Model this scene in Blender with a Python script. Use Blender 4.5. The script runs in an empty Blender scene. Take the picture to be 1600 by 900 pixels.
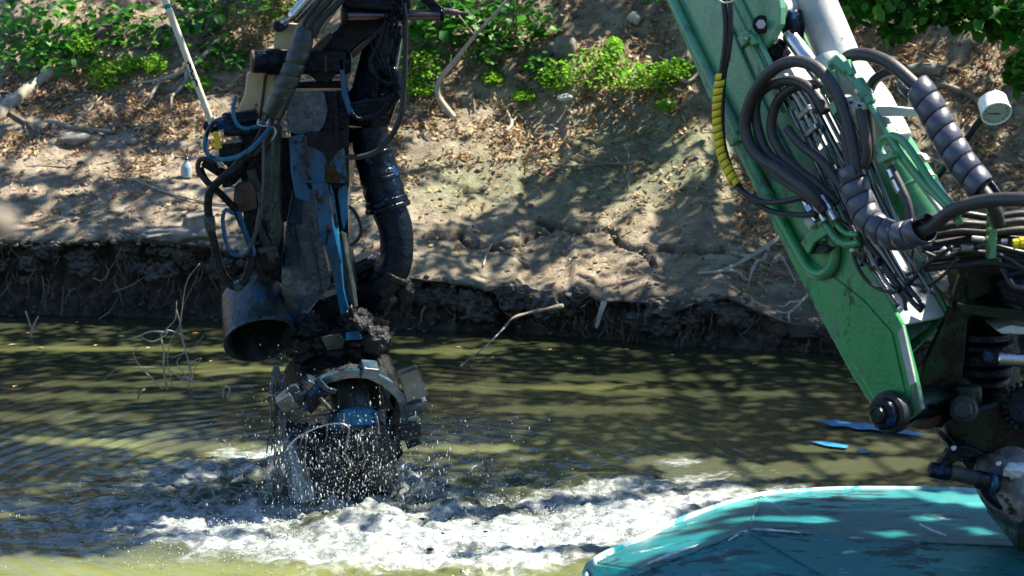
import bpy, bmesh, math, random
import numpy as np
from mathutils import Vector
from math import radians, sin, cos, pi
random.seed(7); rng = np.random.default_rng(11)
SC = bpy.context.scene
# ---------------------------------------------------------------- camera, light, exposure
CAM_H = 3.0; PITCH = radians(10.8); FPX = 2986.0            # metres, tilt, focal length in photo pixels (1600 wide)
cd = bpy.data.cameras.new("camera"); cam = bpy.data.objects.new("camera", cd); SC.collection.objects.link(cam)
cam.location = (0, 0, CAM_H); cam.rotation_euler = (pi/2 - PITCH, 0, 0)
cd.sensor_width = 36; cd.lens = 36*FPX/1600; cd.clip_start = .05; cd.clip_end = 600
cd.dof.use_dof = True; cd.dof.focus_distance = 9.6; cd.dof.aperture_fstop = 4.5
SC.camera = cam
SUN = Vector((.50, .22, .84)).normalized()                   # towards the sun
world = bpy.data.worlds.new("World"); SC.world = world; world.use_nodes = True
wn = world.node_tree.nodes; wl = world.node_tree.links
sky = wn.new("ShaderNodeTexSky"); sky.sky_type = 'NISHITA'; sky.sun_disc = False
sky.sun_elevation = math.asin(SUN.z); sky.sun_rotation = math.atan2(SUN.x, SUN.y)
sky.ozone_density = 8; sky.dust_density = .1; sky.air_density = 1.2
wl.new(sky.outputs[0], wn["Background"].inputs[0]); wn["Background"].inputs[1].default_value = .085
sd = bpy.data.lights.new("sun", 'SUN'); sd.energy = 5; sd.angle = radians(.5); sd.color = (1, .93, .80)
sun = bpy.data.objects.new("sun", sd); SC.collection.objects.link(sun); sun.location = (6, 4, 14)
sun.rotation_euler = SUN.to_track_quat('Z', 'Y').to_euler()
SC.view_settings.view_transform = 'Standard'; SC.view_settings.look = 'None'
SC.view_settings.exposure = 1.7; SC.view_settings.gamma = 1
SC.cycles.max_bounces = 6; SC.cycles.transparent_max_bounces = 8; SC.cycles.caustics_reflective = False
SC.cycles.sample_clamp_indirect = 4

# ---------------------------------------------------------------- helpers
_c, _s = cos(PITCH), sin(PITCH)
CAM = Vector((0, 0, CAM_H))
def ray(px, py):
    x = (px-800)/FPX; v = (450-py)/FPX
    return Vector((x, _c + v*_s, -_s + v*_c))
def P(px, py, Y):
    d = ray(px, py); return CAM + d*(Y/d.y)
def hit(px, py, o, n):
    d = ray(px, py); return CAM + d*((o-CAM).dot(n)/d.dot(n))
def to_px(p):
    d = np.asarray(p, float) - np.array([0, 0, CAM_H])
    f = d[..., 1]*_c - d[..., 2]*_s; u = d[..., 1]*_s + d[..., 2]*_c
    return 800+FPX*d[..., 0]/f, 450-FPX*u/f
PXM = lambda Y: FPX/(Y*1.02)                                   # pixels per metre at depth Y
WL = {}                                                        # world location of each Empty
def empty(name, loc, label, cat, group=None):
    o = bpy.data.objects.new(name, None); SC.collection.objects.link(o); o.location = loc; o.empty_display_size = .1
    o["label"] = label; o["category"] = cat
    if group: o["group"] = group
    WL[o.name] = Vector(loc); return o
def wloc(o):
    return WL.get(o.name, Vector((0, 0, 0))) if o else Vector((0, 0, 0))
def mesh_obj(name, V, F, mat, parent=None, smooth=False, bevel=0, tone=None, label=None, cat=None, group=None, kind=None, loc=None):
    """V in world coordinates; the object is placed at its parent's origin (or at its own base)."""
    V = np.asarray(V, dtype=np.float64).reshape(-1, 3)
    if parent is None:
        L = Vector(loc) if loc is not None else (Vector(((V[:, 0].min()+V[:, 0].max())/2, (V[:, 1].min()+V[:, 1].max())/2, V[:, 2].min())) if cat else Vector((0, 0, 0)))
    else: L = wloc(parent)
    me = bpy.data.meshes.new(name)
    V = V - np.array(L)
    if isinstance(F, np.ndarray):
        k = F.shape[1]
        me.vertices.add(len(V)); me.vertices.foreach_set("co", V.ravel())
        me.loops.add(F.size); me.loops.foreach_set("vertex_index", F.ravel().astype(np.int32))
        me.polygons.add(len(F)); me.polygons.foreach_set("loop_start", np.arange(0, F.size, k, dtype=np.int32))
        me.update(calc_edges=True); me.validate()
    else:
        me.from_pydata([tuple(v) for v in V], [], F); me.update()
    if tone is not None:
        for nm, arr in tone.items():
            arr = np.asarray(arr, dtype=np.float32)
            a = me.attributes.new(nm, 'FLOAT', 'POINT' if len(arr) == len(V) else 'FACE'); a.data.foreach_set("value", arr)
    if smooth: me.polygons.foreach_set("use_smooth", [True]*len(me.polygons))
    me.materials.append(mat)
    o = bpy.data.objects.new(name, me); SC.collection.objects.link(o)
    if parent: o.parent = parent; WL[o.name] = L
    else: o.location = L; WL[o.name] = L
    if bevel:
        m = o.modifiers.new("bevel", 'BEVEL'); m.width = bevel; m.segments = 2; m.limit_method = 'ANGLE'; m.angle_limit = radians(35)
    for k_, v_ in (("label", label), ("category", cat), ("group", group), ("kind", kind)):
        if v_: o[k_] = v_
    return o
class MB:
    """collects shapes; build() links them as ONE mesh"""
    def __init__(s): s.V = []; s.F = []; s.n = 0
    def add(s, V, F):
        s.V += [tuple(v) for v in V]; s.F += [tuple(i+s.n for i in f) for f in F]; s.n = len(s.V); return s
    def build(s, name, mat, parent=None, **k): return mesh_obj(name, s.V, s.F, mat, parent, **k)
def frame(d):
    d = Vector(d).normalized(); a = Vector((0, 0, 1)) if abs(d.z) < .9 else Vector((1, 0, 0))
    u = d.cross(a).normalized(); return u, d.cross(u).normalized(), d
def spline(pts, step=.02, closed=False):
    pts = [Vector(p) for p in pts]
    if len(pts) < 3:
        n = max(2, int((pts[-1]-pts[0]).length/step)+1); return [pts[0].lerp(pts[-1], i/(n-1)) for i in range(n)]
    e = [pts[0]*2-pts[1]] + pts + [pts[-1]*2-pts[-2]]; out = []
    for i in range(1, len(e)-2):
        a, b, c, d = e[i-1:i+3]; n = max(2, int((c-b).length/step))
        for k in range(n):
            t = k/n
            out.append(.5*((2*b)+(c-a)*t+(2*a-5*b+4*c-d)*t*t+(3*b-a-3*c+d)*t**3))
    out.append(pts[-1]); return out
def frames(path):
    T = [(path[min(i+1, len(path)-1)]-path[max(i-1, 0)]).normalized() for i in range(len(path))]
    u, v, _ = frame(T[0]); R = []
    for t in T:
        u = (u - t*u.dot(t)).normalized(); v = t.cross(u); R.append((u, v, t))
    return R
def tube_geo(path, r, seg=10, cap=True):
    fr = frames(path); V = []; F = []
    for i, (p, (u, v, t)) in enumerate(zip(path, fr)):
        rr = r(i/(len(path)-1)) if callable(r) else r
        V += [p + u*(rr*cos(2*pi*k/seg)) + v*(rr*sin(2*pi*k/seg)) for k in range(seg)]
    for i in range(len(path)-1):
        for k in range(seg):
            a = i*seg+k; b = i*seg+(k+1) % seg; F.append((a, b, b+seg, a+seg))
    if cap: F.append(tuple(range(seg))[::-1]); F.append(tuple((len(path)-1)*seg+k for k in range(seg)))
    return V, F
def tube(name, pts, r, mat, parent=None, seg=10, step=.02, smooth=True, **k):
    V, F = tube_geo(spline(pts, step), r, seg); return mesh_obj(name, V, F, mat, parent, smooth=smooth, **k)
def helix_geo(path, R, th, pitch, cover=.86, nseg=14, start=0):
    """a ribbon wound round a path: real spiral guard with its own thickness and a gap between turns"""
    fr = frames(path); L = [0]
    for a, b in zip(path, path[1:]): L.append(L[-1]+(b-a).length)
    tot = L[-1]; L = np.array(L)
    def at(s):
        s = min(max(s, 0), tot); i = min(int(np.searchsorted(L, s, 'right'))-1, len(path)-2); t = (s-L[i])/max(1e-9, L[i+1]-L[i])
        return path[i].lerp(path[i+1], t), (fr[i][0].lerp(fr[i+1][0], t)).normalized(), (fr[i][1].lerp(fr[i+1][1], t)).normalized()
    turns = (tot-pitch*cover)/pitch; n = int(turns*nseg); V = []; F = []
    for i in range(n+1):
        ang = 2*pi*i/nseg+start; s0 = i/nseg*pitch; ring = []
        for f, rr in ((0, R), (.08, R+th), (.5, R+th*1.12), (.92, R+th), (1, R)):
            p, u, v = at(s0+f*pitch*cover); ring.append(p+(u*cos(ang)+v*sin(ang))*rr)
        V += ring
    for i in range(n):
        for k in range(4):
            a = i*5+k; F.append((a, a+1, a+6, a+5))
    return V, F
def prism_geo(poly, ext):
    n = len(poly); ext = Vector(ext); V = [Vector(p) for p in poly]+[Vector(p)+ext for p in poly]
    F = [tuple(range(n)), tuple(range(2*n-1, n-1, -1))]+[(i, i+n, (i+1) % n+n, (i+1) % n) for i in range(n)]
    # outward orientation
    nrm = Vector((0, 0, 0))
    for i in range(n): nrm += V[i].cross(V[(i+1) % n])
    if nrm.dot(ext) > 0: F = [f[::-1] for f in F]
    return V, F
def prism(name, poly, ext, mat, parent=None, bevel=.004, **k):
    V, F = prism_geo(poly, ext); return mesh_obj(name, V, F, mat, parent, bevel=bevel, **k)
def plate(name, px, Y, th, mat, parent=None, bevel=.004, **k):
    return prism(name, [P(x, y, Y) for x, y in px], (0, th, 0), mat, parent, bevel, **k)
def lathe_geo(p0, axis, prof, seg=24, cap=True):
    """prof: (distance along axis, radius)"""
    u, v, d = frame(axis); V = []; F = []; p0 = Vector(p0)
    for s, r in prof: V += [p0+d*s+u*(r*cos(2*pi*k/seg))+v*(r*sin(2*pi*k/seg)) for k in range(seg)]
    for i in range(len(prof)-1):
        for k in range(seg):
            a = i*seg+k; b = i*seg+(k+1) % seg; F.append((a, b, b+seg, a+seg))
    if cap and prof[0][1] > 1e-5: F.append(tuple(range(seg))[::-1])
    if cap and prof[-1][1] > 1e-5: F.append(tuple((len(prof)-1)*seg+k for k in range(seg)))
    return V, F
def lathe(name, p0, axis, prof, mat, parent=None, seg=24, bevel=0, smooth=False, cap=True, **k):
    V, F = lathe_geo(p0, axis, prof, seg, cap); o = mesh_obj(name, V, F, mat, parent, bevel=bevel, **k)
    if seg >= 14 or smooth:
        me = o.data; me.polygons.foreach_set("use_smooth", [True]*len(me.polygons)); me.set_sharp_from_angle(angle=radians(38))
    return o
def rod(name, a, b, r, mat, parent=None, seg=18, bevel=0, **k):
    a = Vector(a); b = Vector(b); L = (b-a).length; e = min(r*.18, L*.2)
    return lathe(name, a, b-a, [(0, r-e), (e, r), (L-e, r), (L, r-e)], mat, parent, seg, bevel, **k)
def block_geo(c, ax, ay, az):
    c = Vector(c); V = [c+ax*i+ay*j+az*k for k in (-1, 1) for j in (-1, 1) for i in (-1, 1)]
    F = [(0, 2, 3, 1), (4, 5, 7, 6), (0, 1, 5, 4), (2, 6, 7, 3), (0, 4, 6, 2), (1, 3, 7, 5)]
    if ax.cross(ay).dot(az) < 0: F = [f[::-1] for f in F]
    return V, F
def block(name, c, ax, ay, az, mat, parent=None, bevel=.004, **k):
    V, F = block_geo(c, Vector(ax), Vector(ay), Vector(az)); return mesh_obj(name, V, F, mat, parent, bevel=bevel, **k)
# numpy gradient-free value noise
_T = rng.random((64, 64, 64))
def vnoise(x, y, z):
    xi = np.floor(x).astype(int); yi = np.floor(y).astype(int); zi = np.floor(z).astype(int)
    fx = x-xi; fy = y-yi; fz = z-zi; fx = fx*fx*(3-2*fx); fy = fy*fy*(3-2*fy); fz = fz*fz*(3-2*fz)
    g = lambda a, b, c: _T[(xi+a) & 63, (yi+b) & 63, (zi+c) & 63]
    return ((g(0,0,0)*(1-fx)+g(1,0,0)*fx)*(1-fy)+(g(0,1,0)*(1-fx)+g(1,1,0)*fx)*fy)*(1-fz)+((g(0,0,1)*(1-fx)+g(1,0,1)*fx)*(1-fy)+(g(0,1,1)*(1-fx)+g(1,1,1)*fx)*fy)*fz
def fbm(x, y, z=0., oct=4, f=1., gain=.5):
    x = np.asarray(x, float); y = np.asarray(y, float); z = np.broadcast_to(np.asarray(z, float), x.shape)
    a = 1.; s = 0; t = 0
    for i in range(oct):
        s = s+a*(vnoise(x*f+17.3*i, y*f+5.1*i, z*f+9.7*i)-.5)*2; t += a; a *= gain; f *= 2.03
    return s/t
def blob_geo(c, rx, ry, rz, amp=.25, f=3., sub=3, seed=0, rot=None):
    bm = bmesh.new(); bmesh.ops.create_icosphere(bm, subdivisions=sub, radius=1)
    V = np.array([v.co[:] for v in bm.verts]); F = [tuple(v.index for v in q.verts) for q in bm.faces]; bm.free()
    n = fbm(V[:, 0]*f+seed, V[:, 1]*f+seed*2, V[:, 2]*f, 4, 1, .6)
    V = V*(1+amp*n*1.6)[:, None]*np.array([rx, ry, rz])
    if rot is not None: V = V @ np.array(rot).T
    return V+np.array(c), F

# ---------------------------------------------------------------- materials
def mat(name, cols, scale=4, rough=.5, metal=0, bump=.3, bscale=60, rough2=None, coat=0, stretch=None, contrast=.18, spec=.5, dist=.01, spots=None, transl=0, attr=None):
    """cols: list of colours blended by noise; spots = (colour, scale, threshold): sharp-edged patches of dirt, chipped paint, painted sky sheen"""
    m = bpy.data.materials.new(name); m.use_nodes = True; N = m.node_tree.nodes; L = m.node_tree.links; b = N["Principled BSDF"]
    tc = N.new("ShaderNodeTexCoord"); src = tc.outputs["Object"]
    if stretch:
        mp = N.new("ShaderNodeMapping"); mp.inputs["Scale"].default_value = stretch; L.new(src, mp.inputs[0]); src = mp.outputs[0]
    nz = N.new("ShaderNodeTexNoise"); nz.inputs["Scale"].default_value = scale; nz.inputs["Detail"].default_value = 8; nz.inputs["Roughness"].default_value = .65
    L.new(src, nz.inputs["Vector"])
    rp = N.new("ShaderNodeValToRGB"); E = rp.color_ramp.elements; n = len(cols)
    while len(E) < n: E.new(.5)
    for i, c in enumerate(cols): E[i].position = .5+contrast*(2*i/(max(1, n-1))-1); E[i].color = (*c, 1)
    if attr:
        at = N.new("ShaderNodeAttribute"); at.attribute_name = attr; L.new(at.outputs["Fac"], rp.inputs[0])
        for i in range(n): E[i].position = i/max(1, n-1)
    else: L.new(nz.outputs[0], rp.inputs[0])
    col = rp.outputs[0]
    rsock = None
    if rough2 is not None:
        mr = N.new("ShaderNodeMapRange"); mr.inputs[1].default_value = .4; mr.inputs[2].default_value = .6; mr.inputs[3].default_value = rough; mr.inputs[4].default_value = rough2
        L.new(nz.outputs[0], mr.inputs[0]); rsock = mr.outputs[0]
    for sp in (spots or []):
        c2, sc2, th = sp[:3]; ro = sp[3] if len(sp) > 3 else .8
        n2 = N.new("ShaderNodeTexNoise"); n2.inputs["Scale"].default_value = sc2; n2.inputs["Detail"].default_value = 10; n2.inputs["Roughness"].default_value = .7
        L.new(src, n2.inputs["Vector"])
        m2 = N.new("ShaderNodeMapRange"); m2.inputs[1].default_value = th-.012; m2.inputs[2].default_value = th+.02; L.new(n2.outputs[0], m2.inputs[0])
        mx = N.new("ShaderNodeMixRGB"); L.new(m2.outputs[0], mx.inputs[0]); L.new(col, mx.inputs[1]); mx.inputs[2].default_value = (*c2, 1); col = mx.outputs[0]
        mm = N.new("ShaderNodeMix"); L.new(m2.outputs[0], mm.inputs[0]); mm.inputs[3].default_value = ro
        if rsock: L.new(rsock, mm.inputs[2])
        else: mm.inputs[2].default_value = rough
        rsock = mm.outputs[0]
    L.new(col, b.inputs["Base Color"])
    if rsock: L.new(rsock, b.inputs["Roughness"])
    else: b.inputs["Roughness"].default_value = rough
    b.inputs["Metallic"].default_value = metal; b.inputs["Specular IOR Level"].default_value = spec
    if coat: b.inputs["Coat Weight"].default_value = coat; b.inputs["Coat Roughness"].default_value = .12
    if bump:
        n3 = N.new("ShaderNodeTexNoise"); n3.inputs["Scale"].default_value = bscale; n3.inputs["Detail"].default_value = 6; n3.inputs["Roughness"].default_value = .6
        L.new(tc.outputs["Object"], n3.inputs["Vector"])
        bp = N.new("ShaderNodeBump"); bp.inputs["Strength"].default_value = bump; bp.inputs["Distance"].default_value = dist
        L.new(n3.outputs[0], bp.inputs["Height"]); L.new(bp.outputs[0], b.inputs["Normal"])
        if coat: L.new(bp.outputs[0], b.inputs["Coat Normal"])
    if transl:
        tr = N.new("ShaderNodeBsdfTranslucent"); L.new(col, tr.inputs[0]); mx = N.new("ShaderNodeMixShader"); mx.inputs[0].default_value = transl
        L.new(b.outputs[0], mx.inputs[1]); L.new(tr.outputs[0], mx.inputs[2]); L.new(mx.outputs[0], N["Material Output"].inputs[0])
    return m
M = {}
M['black'] = mat("oily_black_steel", [(.0006, .001, .003), (.0012, .004, .011), (.004, .007, .012)], 6, .05, 0, .8, 14, rough2=.2, dist=.025, spec=.2, spots=[((.004, .05, .15), 3.2, .60, .1), ((.03, .032, .03), 8, .67, .3)])  # bluish tint and blue patches carry the sky's sheen in the colour
M['blue'] = mat("wet_blue_sky_sheen", [(.001, .015, .03), (.004, .08, .17), (.03, .22, .36)], 4, .1, 0, .45, 16, rough2=.3, coat=.1, spec=.3, stretch=(1, 1, .35), spots=[((.035, .04, .035), 5, .585, .35), ((.003, .003, .004), 9, .55, .1)])  # reflected sky put into the plates' colour as wet blue
M['mud_steel'] = mat("mud_caked_steel", [(.003, .007, .010), (.020, .028, .025), (.085, .09, .07)], 5, .12, 0, .7, 22, rough2=.45, coat=.1, spec=.3, stretch=(1, 1, .4), spots=[((.006, .075, .16), 5, .59, .12)], dist=.015)  # blue patches: sky gloss painted onto the muddy steel
M['mud'] = mat("wet_black_mud", [(.001, .0012, .0015), (.004, .005, .005), (.018, .019, .016)], 9, .08, 0, .8, 26, rough2=.3, dist=.03, spec=.2, spots=[((.006, .035, .08), 5, .63, .12)])  # blue patches put sky glints into the mud colour
M['cream'] = mat("cream_paint", [(.30, .23, .11), (.42, .33, .17), (.47, .39, .22)], 3, .45, 0, .2, 60, spots=[((.03, .02, .012), 7, .62, .5), ((.2, .12, .05), 14, .66, .7)])
M['rubber'] = mat("black_rubber", [(.004, .0045, .006), (.010, .0105, .012), (.02, .019, .019)], 8, .38, 0, .15, 90, rough2=.6)
M['rubber_dusty'] = mat("dusty_rubber", [(.018, .016, .017), (.034, .030, .031), (.06, .052, .05)], 7, .42, 0, .15, 90, rough2=.6)
M['wrap'] = mat("grey_plastic_wrap", [(.028, .03, .045), (.055, .056, .078), (.09, .09, .115)], 8, .28, 0, .2, 60, rough2=.5, coat=.2)
M['tape'] = mat("greenish_tape", [(.012, .018, .016), (.025, .035, .03), (.05, .055, .045)], 6, .3, 0, .3, 60, rough2=.55)
M['line'] = mat('glossy_black_line', [(.002, .002, .003), (.006, .006, .008)], 9, .09, 0, .2, 50, coat=1)
M['yellow'] = mat("yellow_plastic", [(.75, .50, .01), (.85, .62, .02)], 6, .4, 0, .2, 50, spots=[((.12, .09, .03), 16, .68, .8)])
M['steel'] = mat("bare_steel", [(.35, .35, .36), (.5, .5, .5)], 8, .16, 1, .1, 60, rough2=.35)
M['dark_steel'] = mat("oily_shaft_steel", [(.07, .05, .06), (.16, .11, .12)], 8, .2, .8, .2, 40, rough2=.4)
M['brass'] = mat("brass", [(.4, .3, .08), (.55, .45, .15)], 8, .3, .9, .1, 60)
M['rust'] = mat("rusty_steel", [(.03, .014, .009), (.07, .034, .02), (.13, .07, .04)], 12, .6, 0, .6, 60, rough2=.8)
M['green'] = mat("green_machine_paint", [(.008, .17, .030), (.018, .26, .055), (.05, .30, .10)], 1.6, .25, 0, .15, 60, rough2=.42, coat=.35,
                 stretch=(1.6, 1.6, .7), spots=[((.025, .05, .02), 4, .575, .6), ((.09, .16, .10), 3.1, .56, .5), ((.02, .018, .012), 11, .605, .5), ((.12, .11, .08), 22, .64, .85), ((.10, .05, .025), 34, .67, .8)])
def _sky_sheen(m):   # sky sheen put into the paint: paler towards the boom's top
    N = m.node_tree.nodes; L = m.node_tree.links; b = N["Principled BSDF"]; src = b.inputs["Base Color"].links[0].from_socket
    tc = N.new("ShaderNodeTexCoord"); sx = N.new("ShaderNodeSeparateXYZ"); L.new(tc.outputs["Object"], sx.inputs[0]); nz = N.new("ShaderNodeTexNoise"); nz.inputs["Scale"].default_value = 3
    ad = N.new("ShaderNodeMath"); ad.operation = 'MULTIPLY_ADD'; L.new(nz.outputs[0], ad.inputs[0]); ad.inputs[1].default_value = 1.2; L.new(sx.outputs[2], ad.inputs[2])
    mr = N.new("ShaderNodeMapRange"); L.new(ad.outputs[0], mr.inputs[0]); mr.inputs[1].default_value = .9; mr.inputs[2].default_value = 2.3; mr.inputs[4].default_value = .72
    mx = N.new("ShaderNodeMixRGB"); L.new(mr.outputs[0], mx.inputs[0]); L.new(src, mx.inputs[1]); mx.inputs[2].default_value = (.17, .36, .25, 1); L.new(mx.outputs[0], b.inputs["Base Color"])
_sky_sheen(M['green'])
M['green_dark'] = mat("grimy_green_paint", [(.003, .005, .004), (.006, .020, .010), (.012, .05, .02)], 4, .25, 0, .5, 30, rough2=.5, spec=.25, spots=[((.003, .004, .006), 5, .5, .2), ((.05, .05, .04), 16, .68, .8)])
M['barrel'] = mat("pale_barrel_paint", [(.28, .30, .27), (.42, .42, .38), (.50, .49, .45)], 5, .5, 0, .15, 60, rough2=.7, spots=[((.12, .14, .12), 12, .64, .8)])  # pale paint, also carrying the bright edges of rail and cheek
M['teal'] = mat("teal_pontoon_paint", [(.006, .095, .11), (.010, .15, .165), (.03, .21, .215)], .9, .3, 0, .15, 24, rough2=.42, spec=.4, stretch=(.6, 1.6, 1),
                spots=[((.04, .26, .25), 2.0, .55, .4), ((.012, .045, .05), 3.5, .57, .5), ((.34, .44, .42), 8, .645, .5), ((.02, .035, .035), 12, .62, .6), ((.13, .12, .085), 24, .63, .85)])
M['white'] = mat("white_enamel", [(.6, .62, .64), (.75, .76, .78)], 6, .3, 0, .05, 60)
M['dial'] = mat("gauge_dial", [(.38, .46, .38), (.45, .52, .44)], 9, .3, 0, 0, 60, coat=.5)
M['pole'] = mat("cream_pole_paint", [(.42, .38, .26), (.6, .56, .42), (.66, .62, .5)], 9, .5, 0, .2, 60, spots=[((.10, .09, .06), 22, .66, .8)])
M['pole_green'] = mat("green_band_paint", [(.0, .16, .12), (.0, .2, .15)], 9, .5, 0, .1, 60)
M['plate_white'] = mat("sunlit_worn_plate", [(.45, .47, .46), (.66, .66, .66)], 6, .4, 0, .2, 70, spots=[((.05, .10, .07), 14, .64, .6), ((.03, .03, .03), 30, .68, .6)])  # sunlit white of boom top and ledge put into the colour
M['bark'] = mat("dry_bark", [(.09, .07, .05), (.19, .16, .12), (.27, .24, .19)], 10, .8, 0, .6, 70)
M['bark_pale'] = mat("bleached_bark", [(.20, .17, .12), (.34, .30, .23), (.42, .38, .31)], 10, .75, 0, .6, 70)
M['trunk'] = mat("tree_bark", [(.05, .04, .03), (.11, .09, .07)], 6, .85, 0, 1, 20, dist=.03)
M['leaf_dark'] = mat("dark_ivy_leaf", [(.02, .11, .012), (.045, .21, .018), (.10, .30, .03)], 5, .5, spec=.25, transl=.38, bump=0, attr="tone")
M['leaf_bright'] = mat("bright_weed_leaf", [(.07, .27, .012), (.16, .42, .02), (.36, .55, .04)], 5, .5, transl=.5, spec=.25, bump=0, attr="tone")
M['leaf_olive'] = mat("dry_olive_leaf", [(.12, .14, .03), (.24, .22, .06), (.34, .27, .10)], 5, .5, transl=.4, bump=0, attr="tone")
M['canopy'] = mat("canopy_leaf", [(.03, .09, .015), (.06, .15, .025), (.12, .18, .03)], 5, .45, transl=.35, bump=0, attr="tone")
M['litter'] = mat("fallen_leaf", [(.09, .05, .03), (.26, .13, .07), (.40, .21, .12), (.50, .38, .26), (.48, .30, .08), (.24, .22, .10)], 5, .65, transl=.12, bump=0, attr="tone")
M['root'] = mat("root_bark", [(.07, .05, .035), (.15, .115, .08), (.24, .2, .15)], 10, .8, bump=0, attr="tone")
M['stone'] = mat("grey_stone", [(.09, .085, .075), (.17, .16, .14), (.24, .23, .20)], 9, .8, 0, .6, 50)
M['bottle'] = mat("hazy_plastic", [(.22, .30, .32), (.35, .43, .45)], 9, .2, 0, .1, 60)
M['drop'] = mat("water_drop", [(.40, .44, .46), (.55, .58, .6)], 9, .05, bump=0, spec=1)
M['drip'] = mat("muddy_drip", [(.02, .025, .025), (.08, .09, .08)], 9, .05, bump=.5, bscale=80, spec=1)
M['curtain'] = mat("falling_slurry", [(.03, .07, .10), (.10, .17, .22), (.25, .3, .33)], 8, .12, bump=1, bscale=70, spec=1, stretch=(1, 1, .3), coat=.5)
M['unseen_soil'] = mat('unseen_bank_soil', [(.05, .045, .03), (.1, .1, .05), (.16, .14, .09)], 1.5, .9, 0, .5, 20)
M['sliver_blue'] = mat('bright_blue_sliver', [(.02, .16, .36), (.05, .27, .5)], 9, .2, 0, .3, 40)  # even blue for the thin slivers on the water
M['mud_steel_dry'] = mat('wet_clod', [(.012, .011, .009), (.03, .026, .021), (.06, .05, .04)], 6, .5, 0, .5, 60)
M['mud_core'] = mat('streaming_mud', [(.003, .004, .004), (.018, .023, .022), (.075, .082, .068)], 8, .07, 0, .9, 24, rough2=.3, dist=.03, spec=.4, stretch=(1, 1, .4), spots=[((.006, .06, .12), 5, .6, .1)])  # blue patches are painted sky glints
M['casing'] = mat('wet_blue_black_casing', [(.002, .008, .016), (.010, .030, .048), (.05, .085, .095)], 4, .07, 0, .6, 14, rough2=.25, dist=.02, spec=.45, coat=.2, stretch=(1, 1, .4), spots=[((.045, .05, .038), 4.5, .55, .4), ((.005, .08, .17), 4, .60, .1), ((.003, .003, .004), 8, .6, .08)])  # blue patches painted in for reflected sky; olive ones are mud
# ---------------------------------------------------------------- the bank
# waterline and lip of the undercut bank: (photo column, row of waterline, row of lip, undercut depth)
_LT = [(-900, 492, 366, .25), (-100, 493, 372, .25), (60, 495, 382, .25), (200, 496, 376, .26), (300, 497, 380, .24), (400, 502, 398, .22), (560, 512, 425, .22), (640, 514, 434, .22),
       (700, 516, 440, .22), (760, 518, 454, .24), (805, 520, 451, .22), (822, 521, 465, .22), (888, 526, 468, .22), (900, 527, 457, .2), (940, 530, 470, .22),
       (1020, 536, 473, .2), (1045, 538, 484, .16), (1130, 542, 463, .16), (1180, 545, 486, .10), (1230, 548, 505, .04), (1330, 556, 520, .02), (1600, 575, 535, .02), (2400, 600, 540, .05)]
_rows = []
for c_, w_, l_, dep in _LT:
    d = ray(c_, w_); pw = CAM+d*(-CAM_H/d.z); pl = P(c_, l_, pw.y-.08); _rows.append((pw.x, pw.y, pl.y, pl.z, dep))
_rows = np.array([(-60, 14.6, 14.5, .65, .25)]+_rows+[(60, 13.0, 13.0, .4, .05)])
def _ix(x, k): return np.interp(x, _rows[:, 0], _rows[:, k])
_PD = np.array([0, .15, .5, 1.6, 2.7, 3.2, 3.9, 5.5, 7.5, 30, 90]); _PZ = np.array([0, .05, .15, .53, .98, 1.4, 2.02, 3.5, 4.3, 5.2, 9])
def _cracks():
    C = [[(842, 345), (905, 360), (945, 356), (958, 362), (966, 380), (985, 386), (1005, 390), (1060, 388), (1130, 392)], [(1005, 390), (1016, 402), (1022, 412)],
         [(720, 372), (740, 384), (790, 386), (830, 372), (860, 358)], [(655, 368), (690, 370), (720, 365)], [(905, 362), (870, 352), (850, 348)]]
    return C
def bank_z0(x, Y):
    x = np.asarray(x, float); Y = np.asarray(Y, float); t = Y-_ix(x, 2)
    return _ix(x, 3)+np.interp(t, _PD, _PZ)*np.interp(x, [-4, 0, 3], [.93, 1, 1.04])
def bank_z(x, Y):
    x = np.asarray(x, float); Y = np.asarray(Y, float); t = Y-_ix(x, 2); z = bank_z0(x, Y)
    k = np.clip(t/.3, .15, 1)
    z = z+k*(.075*fbm(x*1.1, Y*1.4, 3, 3)+.024*fbm(x*4, Y*2.6, 7, 4, 1, .55))
    z = z+np.clip((t-2.6)/1, 0, 1)*.22*fbm(x*1.6, Y*1.6, 1, 4)
    return z
def ground(px, py, lift=0.):
    d = ray(px, py); lo = None
    for Y in np.arange(12.8, 40, .03):
        p = CAM+d*(Y/d.y)
        if Y > _ix(p.x, 2)-.02 and p.z <= float(bank_z(p.x, Y))+lift: return Vector((p.x, Y, float(bank_z(p.x, Y))+lift))
        if p.z <= lift: return Vector((CAM+d*((lift-CAM_H)/d.z)))
    return p
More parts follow.
